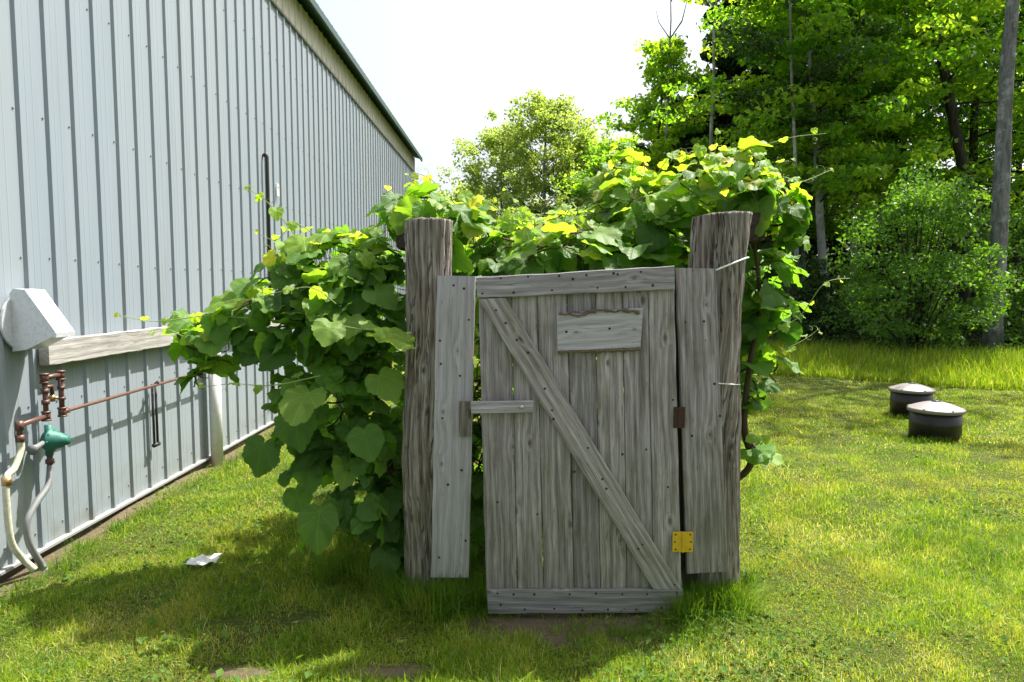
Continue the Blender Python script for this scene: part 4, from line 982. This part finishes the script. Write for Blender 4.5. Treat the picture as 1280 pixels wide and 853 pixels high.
def edge_y(x): return np.interp(x, [-3, 0, 4.2, 6, 8, 12], [18, 15.5, 12.4, 11.0, 9.5, 7.4])
def lawn_pts(n, y0, y1, xmax=None):
    u = rng.random(n); Y = y0 + (y1 - y0) * u; X = rng.uniform(-1, 1, n) * (Y * .78 + .35)
    k = (X > WX + .06) & (~bare(X, Y)) & (Y < edge_y(X) + .3); return X[k], Y[k]
XS = []; YS = []; HS = []; WS = []
for n, y0, y1, wd in ((250000, 1.9, 4.0, .0030), (170000, 4.0, 6.5, .0042), (140000, 6.5, 10, .007), (70000, 10, 17, .012)):
    X, Y = lawn_pts(n, y0, y1)
    pn = vn(X, Y, 2.5, 3); thin = vn(X, Y, 4.5, 9)
    k = (thin + rng.normal(0, .5, len(X)) > -1.25) & ~((X < WX + .25) & (rng.random(len(X)) < .6)); X, Y, pn = X[k], Y[k], pn[k]
    h = rng.uniform(.015, .044, len(X)) * (1 + .35 * pn + .45 * np.clip(vn(X, Y, 14, 31), -1, 1.4)); h[rng.random(len(X)) < .03] *= 1.8
    XS.append(X); YS.append(Y); HS.append(np.clip(h, .015, .13)); WS.append(rng.uniform(.7, 1.3, len(X)) * wd)
X = np.concatenate(XS); Y = np.concatenate(YS); h = np.concatenate(HS); wd = np.concatenate(WS)
t = np.clip(rng.normal(.45, .2, len(X)) + .16 * vn(X, Y, 11, 41), 0, .88)
dryp = .05 + .30 * np.clip(vn(X, Y, 3.0, 51) + .4 * vn(X, Y, 9, 52) - .45, 0, 1); dm = rng.random(len(X)) < dryp; t[dm] = rng.uniform(.88, 1, dm.sum())
blades('lawn_grass', X, Y, h, wd, M['grass'], t, 1.15, 'short yellow-green lawn grass with dry patches')
# taller tufts round the posts, the gate and the foot of the vine
XS = []; YS = []; HS = []
def tuft(x, y, n, r, h):
    XS.append(rng.normal(x, r, n)); YS.append(rng.normal(y, r, n)); HS.append(rng.uniform(.5, 1, n) * h)
for px, Y in ((470, 3.3), (490, 3.2), (505, 3.1), (520, 3.08), (540, 3.05), (560, 3.08), (580, 3.1), (450, 3.4), (590, 3.15), (600, 3.2), (870, 3.13), (885, 3.14), (895, 3.12), (905, 3.12), (912, 3.1), (920, 3.14), (930, 3.15), (860, 3.0), (935, 3.3), (410, 3.4)):
    for _ in range(5): tuft((px - 640) / FPX * Y + rng.normal(0, .04), Y + rng.normal(0, .05), 70, .03, .20 if px < 600 else .16)
for _ in range(26): tuft(rng.uniform(.25, .85), rng.uniform(2.78, 2.98), 30, .03, .07)
for _ in range(60): yy = rng.uniform(3, 9); tuft(WX + rng.uniform(.12, .3), yy, 26, .03, .10)
for c in ((1167, 553), (1137, 521)):
    g_ = G(*c)
    for _ in range(26): a = rng.uniform(3.0, 6.4); tuft(g_.x + .32 * math.cos(a), g_.y + .29 + .32 * math.sin(a), 24, .03, .10)
X = np.concatenate(XS); Y = np.concatenate(YS); h = np.concatenate(HS); k = X > WX + .05; X, Y, h = X[k], Y[k], h[k]
blades('tufted_grass', X, Y, h, rng.uniform(.003, .005, len(X)), M['grass'], np.clip(rng.normal(.12, .13, len(X)), 0, 1), .9, 'longer grass tufts round the post feet, wall foot and risers')  # low tint puts the shade beside gate and vine into the blades
# tall meadow grass along the forest edge
n = 60000; X = rng.uniform(0.8, 12, n); s = rng.random(n) ** 1.3; Y = edge_y(X) + s * 4.2
h = rng.uniform(.14, .42, n) * np.clip(.45 + s * 2.2, .4, 1.3); t = np.clip(rng.normal(.5, .2, n), 0, .8); t[rng.random(n) < .04] = .93
blades('meadow_grass', X, Y, h, rng.uniform(.008, .016, n), M['tallgrass'], t, .5, 'tall wild grass in a band between the lawn and the forest')
# clover and small broad leaved weeds
n = 34000; Y = rng.uniform(2.0, 7, n); X = rng.uniform(-1, 1, n) * (Y * .78 + .3)
k = (vn(X, Y, 3.2, 21) + rng.normal(0, .25, n) + .5 * (X < -.2) > .35) & (X > WX + .08) & ~bare(X, Y); X, Y = X[k], Y[k]; n = len(X)
P0 = np.stack([X, Y, gz(X, Y) + rng.uniform(.012, .045, n)], 1); N = unit(rng.normal(size=(n, 3)) * .4 + np.array([0, 0, 1])); T = rng.normal(size=(n, 3))
V, F = quads(P0, N, unit(T), rng.uniform(.010, .024, n) * (1 + .9 * (rng.random(n) < .12)), .8)
o = np_build('lawn_weeds', V, [F], None, np.repeat(rng.random(n), 4), M['clover'], None, False); tag(o, 'low clover and small weeds scattered through the lawn', 'weeds', kind='stuff')
